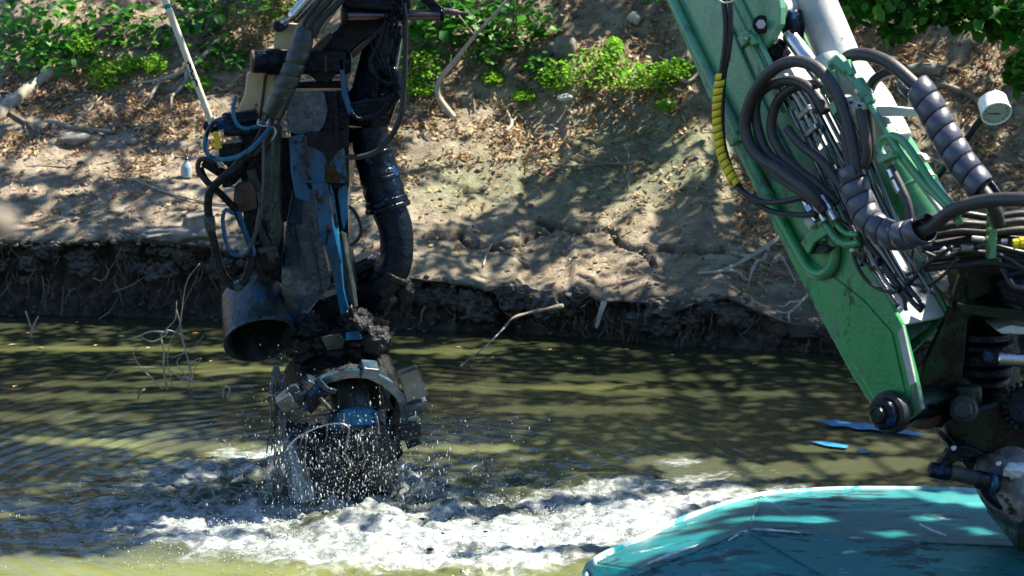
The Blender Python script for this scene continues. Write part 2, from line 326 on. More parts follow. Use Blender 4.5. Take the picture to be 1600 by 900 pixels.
def build_bank():
    xs = np.concatenate([-4.6-np.geomspace(.02, 55, 60)[::-1], np.arange(-4.6, 4.9, .0165), 4.9+np.geomspace(.02, 55, 60)])
    ts = np.concatenate([np.arange(.06, 4.3, .0165), 4.3+np.geomspace(.03, 80, 46)])
    nface = 34
    X = xs[None, :]; n = len(xs)
    rowsY = []; rowsZ = []
    yl = _ix(xs, 2); zl = _ix(xs, 3); yw = _ix(xs, 1); dp = _ix(xs, 4)
    # the face, from below water up to the lip
    prof = [(-1, None)]
    q = np.linspace(0, 1, nface)
    jag = .09*fbm(xs*2.0, xs*0, 2, 2, 1, .5); jagf = .05*fbm(xs*7, xs*0, 5, 4, 1, .6)
    for k, s in enumerate(q):
        # s=0: foot at waterline, s=1: lip
        rec = dp*np.interp(s, [0, .12, .45, .72, .86, .95, 1], [0, .35, .85, 1, .8, .22, 0])
        base = yw*(1-s)+yl*s
        z = -.02+(zl+.02)*s**1.0
        y = base+rec+(jag+jagf)*np.interp(s, [0, .5, 1], [1.4, .6, 1])
        nn = .13*fbm(xs*4, z*7+0*xs, 11+0*xs, 5, 1, .62)+.03*fbm(xs*22, z*26, 4+0*xs, 3, 1, .6)
        y = y+nn*np.interp(s, [0, .3, .9, 1], [.5, 1, 1, .35]); z = z+.012*fbm(xs*14, y*14, 3, 2)*np.interp(s, [0, .9, 1], [1, 1, .5])
        rowsY.append(y); rowsZ.append(z)
    bot = [(rowsY[0]-3.0, np.full(n, -1.2)), (rowsY[0]-.5, np.full(n, -.3)), (rowsY[0]-.12, np.full(n, -.07))]
    Yr = [b[0] for b in bot]+rowsY; Zr = [b[1] for b in bot]+rowsZ
    # rounded lip
    lipY = rowsY[-1]
    Yr.append(lipY+.012); Zr.append(zl+.012+.006*fbm(xs*20, xs*0, 1, 2))
    nf = len(Yr)
    for t in ts:
        w = np.clip(1-t/.5, 0, 1); y = yl+t+jag*w+jagf*np.clip(1-t/.10, 0, 1); z = bank_z(xs, y)
        z = z+.016*fbm(xs*13, y*8, 1, 4, 1, .6)*np.interp(t, [0, .12, .3, 1.4, 2.2, 3], [2.6, 1.4, .6, .65, 1.2, 2])
        Yr.append(y); Zr.append(z)
    Y = np.array(Yr); Z = np.array(Zr); Xg = np.broadcast_to(X, Y.shape).copy()
    Xg[3:nf] += .05*fbm(Xg[3:nf]*9, Z[3:nf]*14, 1, 3)
    # cracks in the drying mud
    cx, cy = to_px(np.stack([Xg, Y, Z], -1)); d = np.full(Y.shape, 99.)
    wob = 5*fbm(Xg*14, Y*14, 3, 3)
    for pl in _cracks():
        for (x0, y0), (x1, y1) in zip(pl, pl[1:]):
            vx, vy = x1-x0, y1-y0; t = np.clip(((cx-x0)*vx+(cy-y0)*vy)/(vx*vx+vy*vy), 0, 1)
            d = np.minimum(d, np.hypot(cx-x0-t*vx+wob*.4, (cy-y0-t*vy+wob)*1.0))
    d[:nf+2] = 99
    ck = np.clip(1-d/(5.5+3*fbm(Xg*9, Y*9, 2, 2)), 0, 1)**.6; Z = Z-.12*ck
    # wetness and moss: what the soil is, not how it is lit
    tt = Y-_ix(Xg, 2)
    wet = np.clip((.42-Z)/.25, 0, 1); wet[:nf] = np.clip(1.05-Z[:nf]*.5, 0, 1)
    wet = np.clip(wet+.35*fbm(Xg*2, Y*2, 5, 3)*(np.arange(len(Yr))[:, None] >= nf), 0, 1)
    wet = np.maximum(wet, np.clip(ck*2, 0, 1))
    moss = np.clip(np.exp(-((cx-1010)/230)**2-((cy-255)/75)**2)*1.2+.6*np.exp(-((cx-720)/120)**2-((cy-290)/40)**2)+.4*fbm(Xg*1.5, Y*1.5, 9, 3), 0, 1)
    V = np.stack([Xg, Y, Z], -1).reshape(-1, 3); R, C = Y.shape
    i = (np.arange(R-1)[:, None]*C+np.arange(C-1)[None, :]).ravel(); F = np.stack([i, i+1, i+C+1, i+C], 1)
    m = bpy.data.materials.new("river_bank_soil"); m.use_nodes = True; N = m.node_tree.nodes; L = m.node_tree.links; b = N["Principled BSDF"]
    tc = N.new("ShaderNodeTexCoord")
    def noise(s, dt=8, ro=.6):
        k = N.new("ShaderNodeTexNoise"); k.inputs["Scale"].default_value = s; k.inputs["Detail"].default_value = dt; k.inputs["Roughness"].default_value = ro; L.new(tc.outputs["Object"], k.inputs["Vector"]); return k
    def mix(f, a, c, typ='MIX'):
        k = N.new("ShaderNodeMixRGB"); k.blend_type = typ
        for s, v in ((0, f), (1, a), (2, c)):
            if hasattr(v, 'links'): L.new(v, k.inputs[s])
            else: k.inputs[s].default_value = v if s == 0 else (*v, 1)
        return k.outputs[0]
    def ramp(src, pts):
        k = N.new("ShaderNodeValToRGB"); E = k.color_ramp.elements
        while len(E) < len(pts): E.new(.5)
        for e, (p, c) in zip(E, pts): e.position = p; e.color = (*c, 1)
        L.new(src, k.inputs[0]); return k.outputs[0]
    dry = ramp(noise(7).outputs[0], [(.32, (.15, .115, .078)), (.5, (.30, .242, .17)), (.66, (.45, .375, .28))])
    fine = ramp(noise(55, 6, .75).outputs[0], [(.38, (.45, .42, .4)), (.55, (1, 1, 1)), (.7, (1.25, 1.22, 1.15))])
    dry = mix(.75, dry, fine, 'MULTIPLY')
    a1 = N.new("ShaderNodeAttribute"); a1.attribute_name = "moss"; a2 = N.new("ShaderNodeAttribute"); a2.attribute_name = "wet"
    mo = ramp(noise(16).outputs[0], [(.35, (.12, .13, .075)), (.6, (.24, .25, .15))])
    dry = mix(a1.outputs["Fac"], dry, mo)
    wetc = ramp(noise(12).outputs[0], [(.35, (.018, .015, .013)), (.5, (.045, .037, .03)), (.68, (.10, .085, .068))])
    col = mix(a2.outputs["Fac"], dry, wetc); L.new(col, b.inputs["Base Color"])
    mr = N.new("ShaderNodeMapRange"); L.new(a2.outputs["Fac"], mr.inputs[0]); mr.inputs[3].default_value = .9; mr.inputs[4].default_value = .5; L.new(mr.outputs[0], b.inputs["Roughness"])
    b.inputs["Specular IOR Level"].default_value = .35
    bp = N.new("ShaderNodeBump"); bp.inputs["Strength"].default_value = .9; bp.inputs["Distance"].default_value = .035; L.new(noise(38, 9, .7).outputs[0], bp.inputs["Height"])
    L.new(bp.outputs[0], b.inputs["Normal"])
    mesh_obj("river_bank_ground", V, F, m, smooth=True, kind="structure", tone={"wet": wet.ravel(), "moss": moss.ravel()}, label="eroded muddy river bank with an undercut edge above the water")
build_bank()

# ---------------------------------------------------------------- the water
CUT = P(545, 765, 9.85); CUT.z = 0
def wpt(px, py):
    d = ray(px, py); return CAM+d*(-CAM_H/d.z)
def build_water():
    xs = np.concatenate([-4.7-np.geomspace(.03, 55, 40)[::-1], np.arange(-4.7, 4.9, .0145), 4.9+np.geomspace(.03, 55, 40)])
    ys = np.concatenate([7.6-np.geomspace(.03, 60, 40)[::-1], np.arange(7.6, 11.4, .0145), np.arange(11.4, 14.9, .024), 14.9+np.geomspace(.05, 3, 8)])
    X, Y = np.meshgrid(xs, ys); cx, cy = to_px(np.stack([X, Y, X*0], -1))
    inview = (X > -4.75) & (X < 4.95) & (Y > 7.5)
    dx, dy = X-CUT.x, Y-CUT.y; r = np.hypot(dx, dy); wob = .16*fbm(X*1.1, Y*1.1, 2, 3)
    Z = .0052*np.sin((r+wob)*2*pi/.125)*np.exp(-r/2.8)*np.clip((r-.5)/.6, 0, 1)*(.5+.9*np.clip(fbm(X*.7, Y*1.3, 8, 2)+.5, 0, 1))
    Z += .0022*np.sin((r*1.07+wob*2)*2*pi/.068)*np.exp(-r/2.6)*np.clip((r-.5)/.6, 0, 1)
    Z += .0045*fbm(X*.8, Y*4.2, 4, 3, 1, .5)+.0010*fbm(X*4, Y*17, 6, 3)
    # churned patch: rows 700..890
    def ell(px, py, rx, ry, a=0.):
        a = radians(a); u = (cx-px)*cos(a)+(cy-py)*sin(a); v = -(cx-px)*sin(a)+(cy-py)*cos(a); return np.exp(-((u/rx)**2+(v/ry)**2)**1.3)
    ch = np.clip(1.15*ell(580, 800, 410, 78)+.5*ell(1000, 778, 240, 48, -6)+.75*ell(450, 838, 290, 46, 4)+.7*ell(870, 850, 360, 55, -8)+.6*ell(380, 735, 200, 30), 0, 1.3)
    ch = ch*(1+.75*fbm(X*1.5, Y*3.2, 12, 4, 1, .6)); ch = np.clip(ch, 0, 1); ch[~inview] = 0
    lump = fbm(X*4.5, Y*6, 3, 4, 1, .6); rid = 1-np.abs(fbm(X*9, Y*14, 9, 4, 1, .62))*2
    Z += ch*(.055*lump+.030*rid*np.clip(ch*1.5-.3, 0, 1)+.010*fbm(X*30, Y*40, 2, 3, 1, .7))
    Z += (.075*np.exp(-((r-.25)/.16)**2)+.03*np.exp(-((r-.62)/.12)**2))*np.clip(.7+1.6*fbm(X*7, Y*7, 4, 4, 1, .65), 0, 3)
    
    # foam streaks and turbid silt, floating matter of their own
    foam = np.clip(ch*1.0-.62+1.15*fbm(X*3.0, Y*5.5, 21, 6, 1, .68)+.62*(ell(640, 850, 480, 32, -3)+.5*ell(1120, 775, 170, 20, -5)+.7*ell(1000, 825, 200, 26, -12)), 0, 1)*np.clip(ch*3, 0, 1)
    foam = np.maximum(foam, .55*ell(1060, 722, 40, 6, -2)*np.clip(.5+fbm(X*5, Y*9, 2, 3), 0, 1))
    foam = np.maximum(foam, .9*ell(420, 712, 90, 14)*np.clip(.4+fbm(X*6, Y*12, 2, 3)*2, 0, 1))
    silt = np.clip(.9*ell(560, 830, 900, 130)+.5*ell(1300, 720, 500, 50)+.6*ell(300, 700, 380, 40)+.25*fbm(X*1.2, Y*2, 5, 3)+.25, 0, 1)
    sun_pools = .55*np.clip(1.2*ell(260, 697, 190, 16, 3)+.9*ell(740, 700, 130, 16)+.7*ell(900, 605, 160, 8)+.8*ell(180, 542, 330, 12)+.8*ell(700, 548, 90, 7)+.8*ell(350, 575, 150, 10), 0, 1)*np.clip(.55+1.2*fbm(X*3, Y*9, 15, 3), 0, 1)  # olive pools of sunlight painted into the water colour
    sun_pools = np.maximum(sun_pools, 1.2*np.exp(-((cy-892)/22)**2)*(cx < 1000)*(.55+.5*fbm(X*2, Y*4, 15, 3))); sun_pools = np.clip(sun_pools, 0, 1)
    for a in (foam, silt, sun_pools): a[~inview] = 0
    V = np.stack([X, Y, Z], -1).reshape(-1, 3); R, C = X.shape
    i = (np.arange(R-1)[:, None]*C+np.arange(C-1)[None, :]).ravel(); F = np.stack([i, i+1, i+C+1, i+C], 1)
    m = bpy.data.materials.new("muddy_river_water"); m.use_nodes = True; N = m.node_tree.nodes; L = m.node_tree.links; b = N["Principled BSDF"]
    tc = N.new("ShaderNodeTexCoord")
    def at(n): k = N.new("ShaderNodeAttribute"); k.attribute_name = n; return k.outputs["Fac"]
    def mixc(f, a, c):
        k = N.new("ShaderNodeMixRGB")
        for s, v in ((0, f), (1, a), (2, c)):
            if hasattr(v, 'links'): L.new(v, k.inputs[s])
            else: k.inputs[s].default_value = (*v, 1)
        return k.outputs[0]
    c1 = mixc(at("silt"), (.024, .028, .014), (.054, .060, .032)); c1 = mixc(at("sun_pools"), c1, (.15, .165, .055))
    nf = N.new("ShaderNodeTexNoise"); nf.inputs["Scale"].default_value = 24; nf.inputs["Detail"].default_value = 6; nf.inputs["Roughness"].default_value = .66
    mp = N.new("ShaderNodeMapping"); mp.inputs["Scale"].default_value = (.7, 1, 1); L.new(tc.outputs["Object"], mp.inputs[0]); L.new(mp.outputs[0], nf.inputs["Vector"])
    ad = N.new("ShaderNodeMath"); ad.operation = 'ADD'; L.new(at("foam"), ad.inputs[0]); L.new(nf.outputs[0], ad.inputs[1])
    mr = N.new("ShaderNodeMapRange"); L.new(ad.outputs[0], mr.inputs[0]); mr.inputs[1].default_value = .62; mr.inputs[2].default_value = 1.42
    fc = N.new("ShaderNodeValToRGB"); L.new(nf.outputs[0], fc.inputs[0]); fc.color_ramp.elements[0].position = .35; fc.color_ramp.elements[0].color = (.15, .185, .185, 1); fc.color_ramp.elements[1].position = .62; fc.color_ramp.elements[1].color = (.49, .51, .50, 1)
    L.new(mixc(mr.outputs[0], c1, fc.outputs[0]), b.inputs["Base Color"])
    r2 = N.new("ShaderNodeMapRange"); L.new(mr.outputs[0], r2.inputs[0]); r2.inputs[3].default_value = .045; r2.inputs[4].default_value = .22; L.new(r2.outputs[0], b.inputs["Roughness"])
    b.inputs["IOR"].default_value = 1.33
    n2 = N.new("ShaderNodeTexNoise"); n2.inputs["Scale"].default_value = 9; n2.inputs["Detail"].default_value = 5
    mp2 = N.new("ShaderNodeMapping"); mp2.inputs["Scale"].default_value = (.8, 3, 1); L.new(tc.outputs["Object"], mp2.inputs[0]); L.new(mp2.outputs[0], n2.inputs["Vector"])
    bp = N.new("ShaderNodeBump"); bp.inputs["Strength"].default_value = .35; bp.inputs["Distance"].default_value = .008; L.new(n2.outputs[0], bp.inputs["Height"])
    bq = N.new("ShaderNodeBump"); bq.inputs["Distance"].default_value = .02; L.new(mr.outputs[0], bq.inputs["Strength"]); L.new(nf.outputs[0], bq.inputs["Height"]); L.new(bp.outputs[0], bq.inputs["Normal"])
    L.new(bq.outputs[0], b.inputs["Normal"])
    mesh_obj("river_water", V, F, m, smooth=True, kind="structure", tone={"foam": foam.ravel(), "silt": silt.ravel(), "sun_pools": sun_pools.ravel()}, label="murky olive river water churned white round the cutter head")
build_water()

# ---------------------------------------------------------------- overhanging trees (above the frame): leaves left out where sunlight should land
LIT = [  # sunlit places in the photograph: column, row, half width, half height, tilt
    (150, 258, 240, 22, 4), (60, 140, 70, 26, 0), (30, 190, 60, 12, 0), (200, 128, 60, 14, 0), (150, 90, 40, 18, 0), (60, 60, 30, 10, 0), (230, 40, 22, 12, 0), (350, 50, 26, 16, 0), (120, 20, 22, 10, 0), (740, 60, 24, 12, 0), (680, 40, 18, 14, 0), (820, 60, 18, 12, 0), (1420, 30, 30, 8, 0), (1520, 34, 24, 10, 0), (330, 170, 40, 22, 0), (250, 345, 60, 7, 20), (60, 300, 60, 12, 0),
    (700, 300, 110, 20, -28), (745, 235, 110, 20, -8), (830, 195, 130, 22, 0), (800, 285, 70, 12, -30), (1000, 300, 60, 9, -38), (1075, 272, 75, 12, -30), (1010, 345, 45, 9, -60), (985, 325, 40, 14, -30),
    (940, 108, 62, 36, 0), (1010, 175, 60, 10, 0), (680, 100, 60, 12, 0), (1110, 215, 50, 10, 0), (660, 210, 40, 12, 0), (1450, 200, 60, 8, 0), (1520, 120, 40, 7, -30), (1420, 110, 30, 12, 0),
    (1380, 260, 60, 10, 0), (900, 420, 30, 4, 0), (620, 380, 20, 8, 0), (740, 330, 40, 8, -20), (450, 30, 60, 30, 0), (400, 60, 60, 20, 0),
    (150, 545, 260, 11, 0), (700, 549, 70, 6, 0), (330, 577, 120, 6, 0), (120, 620, 140, 5, 0), (200, 600, 130, 4, 0), (250, 695, 210, 13, 2), (100, 650, 120, 5, 0), (750, 605, 190, 6, 0), (620, 700, 170, 10, 0), (900, 640, 120, 5, 0),
    (1100, 615, 170, 5, 0), (1000, 590, 120, 4, 0), (1240, 735, 200, 18, -3), (1330, 700, 90, 5, 0), (1060, 722, 50, 7, 0), (450, 890, 640, 22, 0), (620, 852, 430, 17, -2), (420, 832, 110, 6, 3), (760, 822, 150, 7, -6), (1000, 805, 210, 15, -12), (560, 818, 60, 4, 0), (860, 775, 90, 8, -8), (370, 820, 160, 12, 0),
    (1150, 775, 110, 8, -4), (420, 712, 90, 9, 0), (850, 835, 200, 16, -8)]
def canopy():
    OC = Vector((0, 12, 0)); u, v, s = frame(SUN); RES = .05; N0 = 500
    mask = np.zeros((N0, N0), bool)
    def mark(p, rad=0):
        a = int(round((p-OC).dot(u)/RES))+N0//2; c = int(round((p-OC).dot(v)/RES))+N0//2; k = int(rad/RES)
        if 0 <= a-k and a+k < N0 and 0 <= c-k and c+k < N0: mask[a-k:a+k+1, c-k:c+k+1] = True
    for px, py, rx, ry, t in LIT:
        t = radians(t)
        for i in np.linspace(-1, 1, max(3, int(rx/9))):
            for j in np.linspace(-1, 1, max(3, int(ry/4))):
                if i*i+j*j > 1: continue
                x = px+rx*i*cos(t)-ry*j*sin(t); y = py+rx*i*sin(t)+ry*j*cos(t)
                mark(ground(x, y), 0)
    for (px, py, Y, rad) in SUN_ON: mark(B(px, py, .05) if not Y else dk(px, py) if 7.5 < Y < 8.4 else P(px, py, Y), rad)
    m2 = mask.copy()
    for i, j in ((1, 0), (-1, 0), (0, 1), (0, -1), (1, 1), (-1, -1), (1, -1), (-1, 1)): m2 |= np.roll(np.roll(mask, i, 0), j, 1)
    mask = m2
    for x, y in ((900, 118), (920, 104), (930, 120), (945, 100), (955, 90), (965, 110), (980, 100), (990, 118), (1010, 118), (160, 116), (130, 72), (180, 110), (650, 118), (670, 108), (640, 130), (430, 40), (400, 50)):
        g_ = ground(x, y+22); m_ = mask.copy(); mark(g_+Vector((0, 0, .12)), .06)
    S = Vector(SUN); trunks = [(Vector((2.2, 20.3, 0)), 8.5), (Vector((6.3, 18.6, 0)), 8.), (Vector((-2.6, 20.6, 0)), 8.2), (Vector((11.5, 17.2, 0)), 9.)]
    for t, h in trunks: t.z = float(bank_z(t.x, t.y))-.2
    n = 92000
    X = rng.uniform(-5.5, 6, n); Y = rng.uniform(6.2, 20, n)
    X = np.concatenate([X, rng.uniform(.3, 4, 15000)]); Y = np.concatenate([Y, rng.uniform(6.4, 8.9, 15000)]); n = len(X)  # extra leaves added to deepen the shade on the pontoon
    z0 = np.where(Y > _ix(X, 2), bank_z0(X, Y), 0.)
    H = rng.uniform(4.6, 8.8, n); t = (H-z0)/S.z
    C = np.stack([X+S.x*t, Y+S.y*t, H], 1)
    C0 = C-np.array(OC); a = np.round((C0 @ np.array(u))/RES).astype(int)+N0//2; c = np.round((C0 @ np.array(v))/RES).astype(int)+N0//2
    inside = (a > 0) & (a < N0) & (c > 0) & (c < N0); lit = np.zeros(n, bool); lit[inside] = mask[a[inside], c[inside]]
    dens = fbm(X*2.3, Y*1.5, 31, 4, 1, .6)
    thr = np.where(Y > 14.6, np.where(X > 1.5, -.12, .0), -.16); thr = np.where(Y < 13.4, np.where(Y > 10.6, -.55, -.30), thr); thr = np.where((Y < 8.7) & (X > .5), -.9, thr)
    keep = (~lit) & ((dens > thr) | (rng.random(n) < .3)); C = C[keep]
    own = np.argmin([np.hypot(C[:, 0]-t_.x-0, (C[:, 1]-t_.y)*.5) for t_, _ in trunks], 0)
    for k, (tp, h) in enumerate(trunks):
        e = empty("overhanging_tree", tp, ["leafy tree on the bank top behind the cutter, its crown overhanging the river", "leafy tree on the bank top behind the green boom, crown overhanging the machine",
                  "leafy tree on the bank top at the left, crown overhanging the water", "tall leafy tree at the far right of the bank, crown leaning over the pontoon"][k], "tree", "trees overhanging the river")
        top = tp+Vector((random.uniform(-.4, .4), -.8, h)); pth = [tp, tp+Vector((.1, -.1, h*.35)), tp+Vector((-.1, -.4, h*.7)), top]
        tube("trunk", pth, lambda q: .24*(1-.75*q), M['trunk'], e, 12, .15)
        P_ = C[own == k]
        if len(P_) == 0: continue
        for j in range(6):
            g = P_[rng.integers(len(P_))]; st = tp.lerp(top, random.uniform(.45, .95)); en = Vector(g); mid = st.lerp(en, .5)+Vector((0, 0, random.uniform(.2, .8)))
            tube("limb", [st, mid, en], lambda q: .045*(1-.85*q), M['trunk'], e, 8, .2)
        V, F, T = leaves_geo(P_, .07, .125); mesh_obj("crown", V, F, M['canopy'], e, tone={"tone": T})
def unseen_bank():  # unseen bank and trees added behind the camera to darken reflections
    xs = np.linspace(-60, 60, 121); ys = np.array([-3.5, -4.2, -5, -7, -10, -16, -30, -60, -90]); X, Y = np.meshgrid(xs, ys)
    Z = np.interp(-Y, [3.5, 4.2, 5, 7, 10, 30, 90], [-.4, .1, .6, 1.3, 1.9, 2.6, 5])+.25*fbm(X*.5, Y*.5, 3, 3)
    R, C = X.shape; i = (np.arange(R-1)[:, None]*C+np.arange(C-1)[None, :]).ravel(); F = np.stack([i, i+C, i+C+1, i+1], 1)
    mesh_obj("unseen_bank_ground", np.stack([X, Y, Z], -1).reshape(-1, 3), F, M['unseen_soil'], smooth=True, kind="structure")
    names = ["far left", "second from the left", "third from the left", "middle left", "middle right", "third from the right", "second from the right", "far right"]
    for k in range(8):
        b = Vector((-19+5.4*k+random.uniform(-.8, .8), -13+random.uniform(-1.5, 1), 1.9)); h = random.uniform(4.6, 6.2)
        e = empty("sky_blocker_tree", b, "dense unseen tree added behind the viewer to darken reflections, "+names[k], "tree", "unseen trees added behind the viewer")
        tube("trunk", [b-Vector((0, 0, .5)), b+Vector((.2, 0, h*.4)), b+Vector((-.1, .1, h*.85))], lambda q: .28*(1-.75*q), M['trunk'], e, 10, .3)
        n = 2600; d = rng.normal(0, 1, (n, 3)); d /= np.linalg.norm(d, axis=1)[:, None]; r = rng.random(n)**.4; q = d*r[:, None]*(1+.35*fbm(d[:, 0]*2+k, d[:, 1]*2, d[:, 2]*2, 3))[:, None]*np.array([3.3, 2.4, h*.55])+np.array([b.x, b.y, b.z+h*.48])
        V, F, T = leaves_geo(q, .28, .5, .8); mesh_obj("crown", V, F, M['canopy'], e, tone={"tone": T})
        for j in range(5):
            g = q[rng.integers(n)]; tube("limb", [b+Vector((0, 0, h*random.uniform(.2, .6))), Vector(g)], lambda q_: .08*(1-.8*q_), M['trunk'], e, 6, .4)
def leaves_geo(C, s0, s1, flat=0.35):
    """one folded leaf (two quads) at every centre"""
    n = len(C); L = rng.uniform(s0, s1, n)[:, None]; th = rng.uniform(0, 2*pi, n)
    d = np.stack([np.cos(th), np.sin(th), rng.uniform(-.7, .4, n)], 1); d /= np.linalg.norm(d, axis=1)[:, None]
    up = np.stack([rng.normal(0, flat, n), rng.normal(0, flat, n), np.ones(n)], 1)
    w = np.cross(up, d); w /= np.linalg.norm(w, axis=1)[:, None]; q = np.cross(d, w)
    V = np.stack([C-d*L*.5, C+w*L*.34+q*L*.10-d*L*.08, C+w*L*.22+q*L*.10+d*L*.28, C+d*L*.55, C-w*L*.22+q*L*.10+d*L*.28, C-w*L*.34+q*L*.10-d*L*.08], 1)
    b = (np.arange(n)*6)[:, None]; F = np.concatenate([b+np.array([[0, 1, 2, 3]]), b+np.array([[0, 3, 4, 5]])], 0)
    T = rng.random(n); T = np.concatenate([T, T]); return V.reshape(-1, 3), F, T
SUN_ON = [(x, y, None, r) for x, y, r in ((1440, 440, .2), (1380, 400, .2), (1350, 300, .2), (1400, 470, .15), (1460, 480, .12), (1430, 130, .14), (1460, 180, .14), (1500, 240, .14), (1530, 290, .12), (1553, 172, .1), (1400, 230, .2), (1400, 330, .2), (1290, 120, .22), (1290, 40, .22), (1340, 90, .14), (1240, 180, .22), (1300, 200, .22), (1200, 150, .16),
          (1124, 130, .09), (1122, 180, .09), (1128, 240, .09), (1145, 285, .08), (1150, 30, .12), (1240, 80, .14), (1060, 20, .08), (1085, 90, .05), (1480, 330, .14), (1340, 280, .16), (1370, 355, .16), (1430, 365, .14), (1590, 310, .12), (1270, 330, .1), (1415, 560, .05), (1190, 220, .12), (1560, 350, .1), (1240, 10, .14))] + [
          (930, 885, 7.55, .04), (960, 866, 7.65, .05), (1000, 848, 7.75, .05), (1040, 828, 7.85, .05), (1080, 812, 7.95, .05), (1130, 793, 8.05, .05), (1180, 780, 8.15, .06), (1230, 773, 8.2, .06), (1290, 770, 8.2, .07), (1350, 772, 8.2, .08), (1410, 774, 8.2, .08), (1470, 778, 8.2, .09), (1530, 784, 8.2, .09), (1590, 796, 8.15, .09),
          (1150, 834, 7.75, .02), (1190, 831, 7.75, .02), (1230, 834, 7.75, .02), (1265, 837, 7.72, .01), (1060, 868, 7.6, .0), (1090, 858, 7.62, .0), (1450, 830, 7.75, .03), (1510, 852, 7.65, .02), (1380, 864, 7.6, .0), (1590, 490, 7.2, .05),
          (600, 220, 10, .07), (612, 260, 10, .07), (625, 310, 10, .07), (635, 370, 10, .06), (300, 100, 9.7, .06), (270, 40, 9.7, .06), (320, 160, 9.7, .06), (395, 150, 10, .06), (430, 50, 10, .06), (470, 10, 9.8, .06), (570, 510, 9.8, .09), (590, 545, 9.8, .07), (600, 565, 9.8, .06), (625, 600, 9.8, .06), (640, 635, 9.8, .05), (520, 300, 9.7, .05), (545, 250, 9.7, .05),
          (540, 400, 9.7, .05), (550, 470, 9.7, .05), (640, 25, 9.9, .06), (700, 22, 9.9, .05), (540, 25, 9.8, .05), (520, 690, 9.5, .06), (560, 620, 9.6, .05), (400, 95, 9.8, .05), (370, 470, 9.8, .05), (330, 190, 9.7, .05)]
M['ring_bright'] = mat('wet_worn_rim_steel', [(.006, .02, .035), (.035, .07, .10), (.14, .19, .22)], 5, .08, .1, .6, 14, rough2=.25, coat=.4, spots=[((.008, .008, .007), 6, .57, .12)], dist=.012)
M['tooth'] = mat('wet_tooth_steel', [(.006, .012, .016), (.028, .042, .048), (.09, .11, .12)], 6, .1, .1, .6, 20, rough2=.3, coat=.3)
M['splash'] = mat('splash_water', [(.10, .13, .14), (.34, .37, .38), (.6, .62, .62)], 12, .06, bump=.4, bscale=80, spec=.8)
M['ring'] = mat("wet_worn_ring_steel", [(.003, .010, .018), (.02, .042, .06), (.10, .14, .16)], 7, .1, .1, .7, 16, rough2=.3, coat=.25, spots=[((.008, .008, .007), 7, .55, .12)], dist=.012)
# ---------------------------------------------------------------- the dredging arm with its cutter head
DL = 9.9
arm = empty("dredging_arm", (P(500, 560, DL).x, DL, 0), "black oily dredging arm with wet blue plates, its toothed cutter ring in the foam", "dredging arm")
def pl(name, px, Y, th, m, par=arm, bevel=.004, **k): return plate(name, px, Y, th, M[m], par, bevel, **k)
def cyl(name, a, b, rpx, m, par=arm, seg=20, Y=DL, Y2=None, **k):
    return rod(name, P(*a, Y), P(*b, Y if Y2 is None else Y2), rpx/PXM(Y), M[m], par, seg, **k)
def hose(name, px, rpx, m, par=arm, Y=DL-.15, seg=10, **k):
    pts = [P(p[0], p[1], Y+(p[2] if len(p) > 2 else 0)) for p in px]; return tube(name, pts, rpx/PXM(Y), M[m], par, seg, .015, **k)
# upper beam, running up out of the frame to the boom tip
beam_px = [(474, 112), (478, 86), (528, 44), (548, -8), (600, -120), (700, -120), (640, 8), (596, 46), (566, 66), (540, 90), (535, 114)]
bm_ = pl("upper_beam", beam_px, 9.84, .26, 'black', bevel=.008)
pl("rusty_beam_edge", [(478, 84), (500, 64), (516, 50), (520, 58), (504, 78), (484, 98)], 9.82, .018, 'rust')
pl("rusty_beam_edge", [(548, 84), (602, 34), (606, 39), (552, 92)], 9.82, .018, 'rust')
pl("beam_side_plate", [(492, 58), (504, 22), (522, -12), (528, -14), (524, 18), (508, 42), (496, 56)], 9.8, .03, 'cream')
pl("lug_plate", [(427, 76), (429, 46), (436, 34), (468, 38), (474, 20), (500, -10), (514, -10), (500, 30), (484, 64), (472, 80)], 9.9, .05, 'cream', bevel=.006)
lw = pl("lower_lug_plate", [(385, 116), (396, 106), (430, 108), (432, 150), (404, 190), (380, 183), (371, 172), (382, 146)], 9.86, .10, 'cream', bevel=.008)
pl("weld_seam", [(413, 112), (417, 112), (408, 188), (404, 188)], 9.85, .012, 'rust', par=lw)
pl("lug_edge_plate", [(427, 96), (431, 94), (436, 128), (430, 134)], 9.80, .05, 'blue')
# top pin: hollow tube through the lugs
tax = P(548, 98, 9.86)-P(398, 95, 9.74)
u0 = P(396, 96, 9.74); L0 = tax.length; R0 = 17.5/PXM(9.8)
V, F = lathe_geo(u0, tax, [(.03, R0*.45), (0, R0*.5), (-.004, R0*.55), (-.004, R0*.95), (.004, R0), (.06, R0), (.062, R0*1.14), (.13, R0*1.16), (.14, R0*1.02), (L0-.02, R0*1.0), (L0, R0*.9), (L0, 0)], 28, False)
o = mesh_obj("pivot_tube", V, F, M['black'], arm); o.data.polygons.foreach_set("use_smooth", [True]*len(o.data.polygons)); o.data.set_sharp_from_angle(angle=radians(35))
lathe("pin_end_ring", u0-tax.normalized()*.012, tax, [(.0, R0*.58), (0, R0*.93), (.006, R0*.98), (.012, R0*.98)], M['rust'], arm, 28)
lathe("bore", u0-tax.normalized()*.013, tax, [(0, R0*.6), (.004, R0*.56), (.006, 0)], M['mud'], arm, 20)
# bolt, ram rod
rod("pin_bolt", P(434, 42, 9.84), P(448, 34, 9.95), 9/PXM(9.9), M['black'], arm, 14)
lathe("ram_rod", P(456, 30, 9.84), P(500, -20, 9.82)-P(456, 30, 9.84), [(0, .025), (.01, .034), (.03, .036), (.9, .036)], M['steel'], arm, 18)
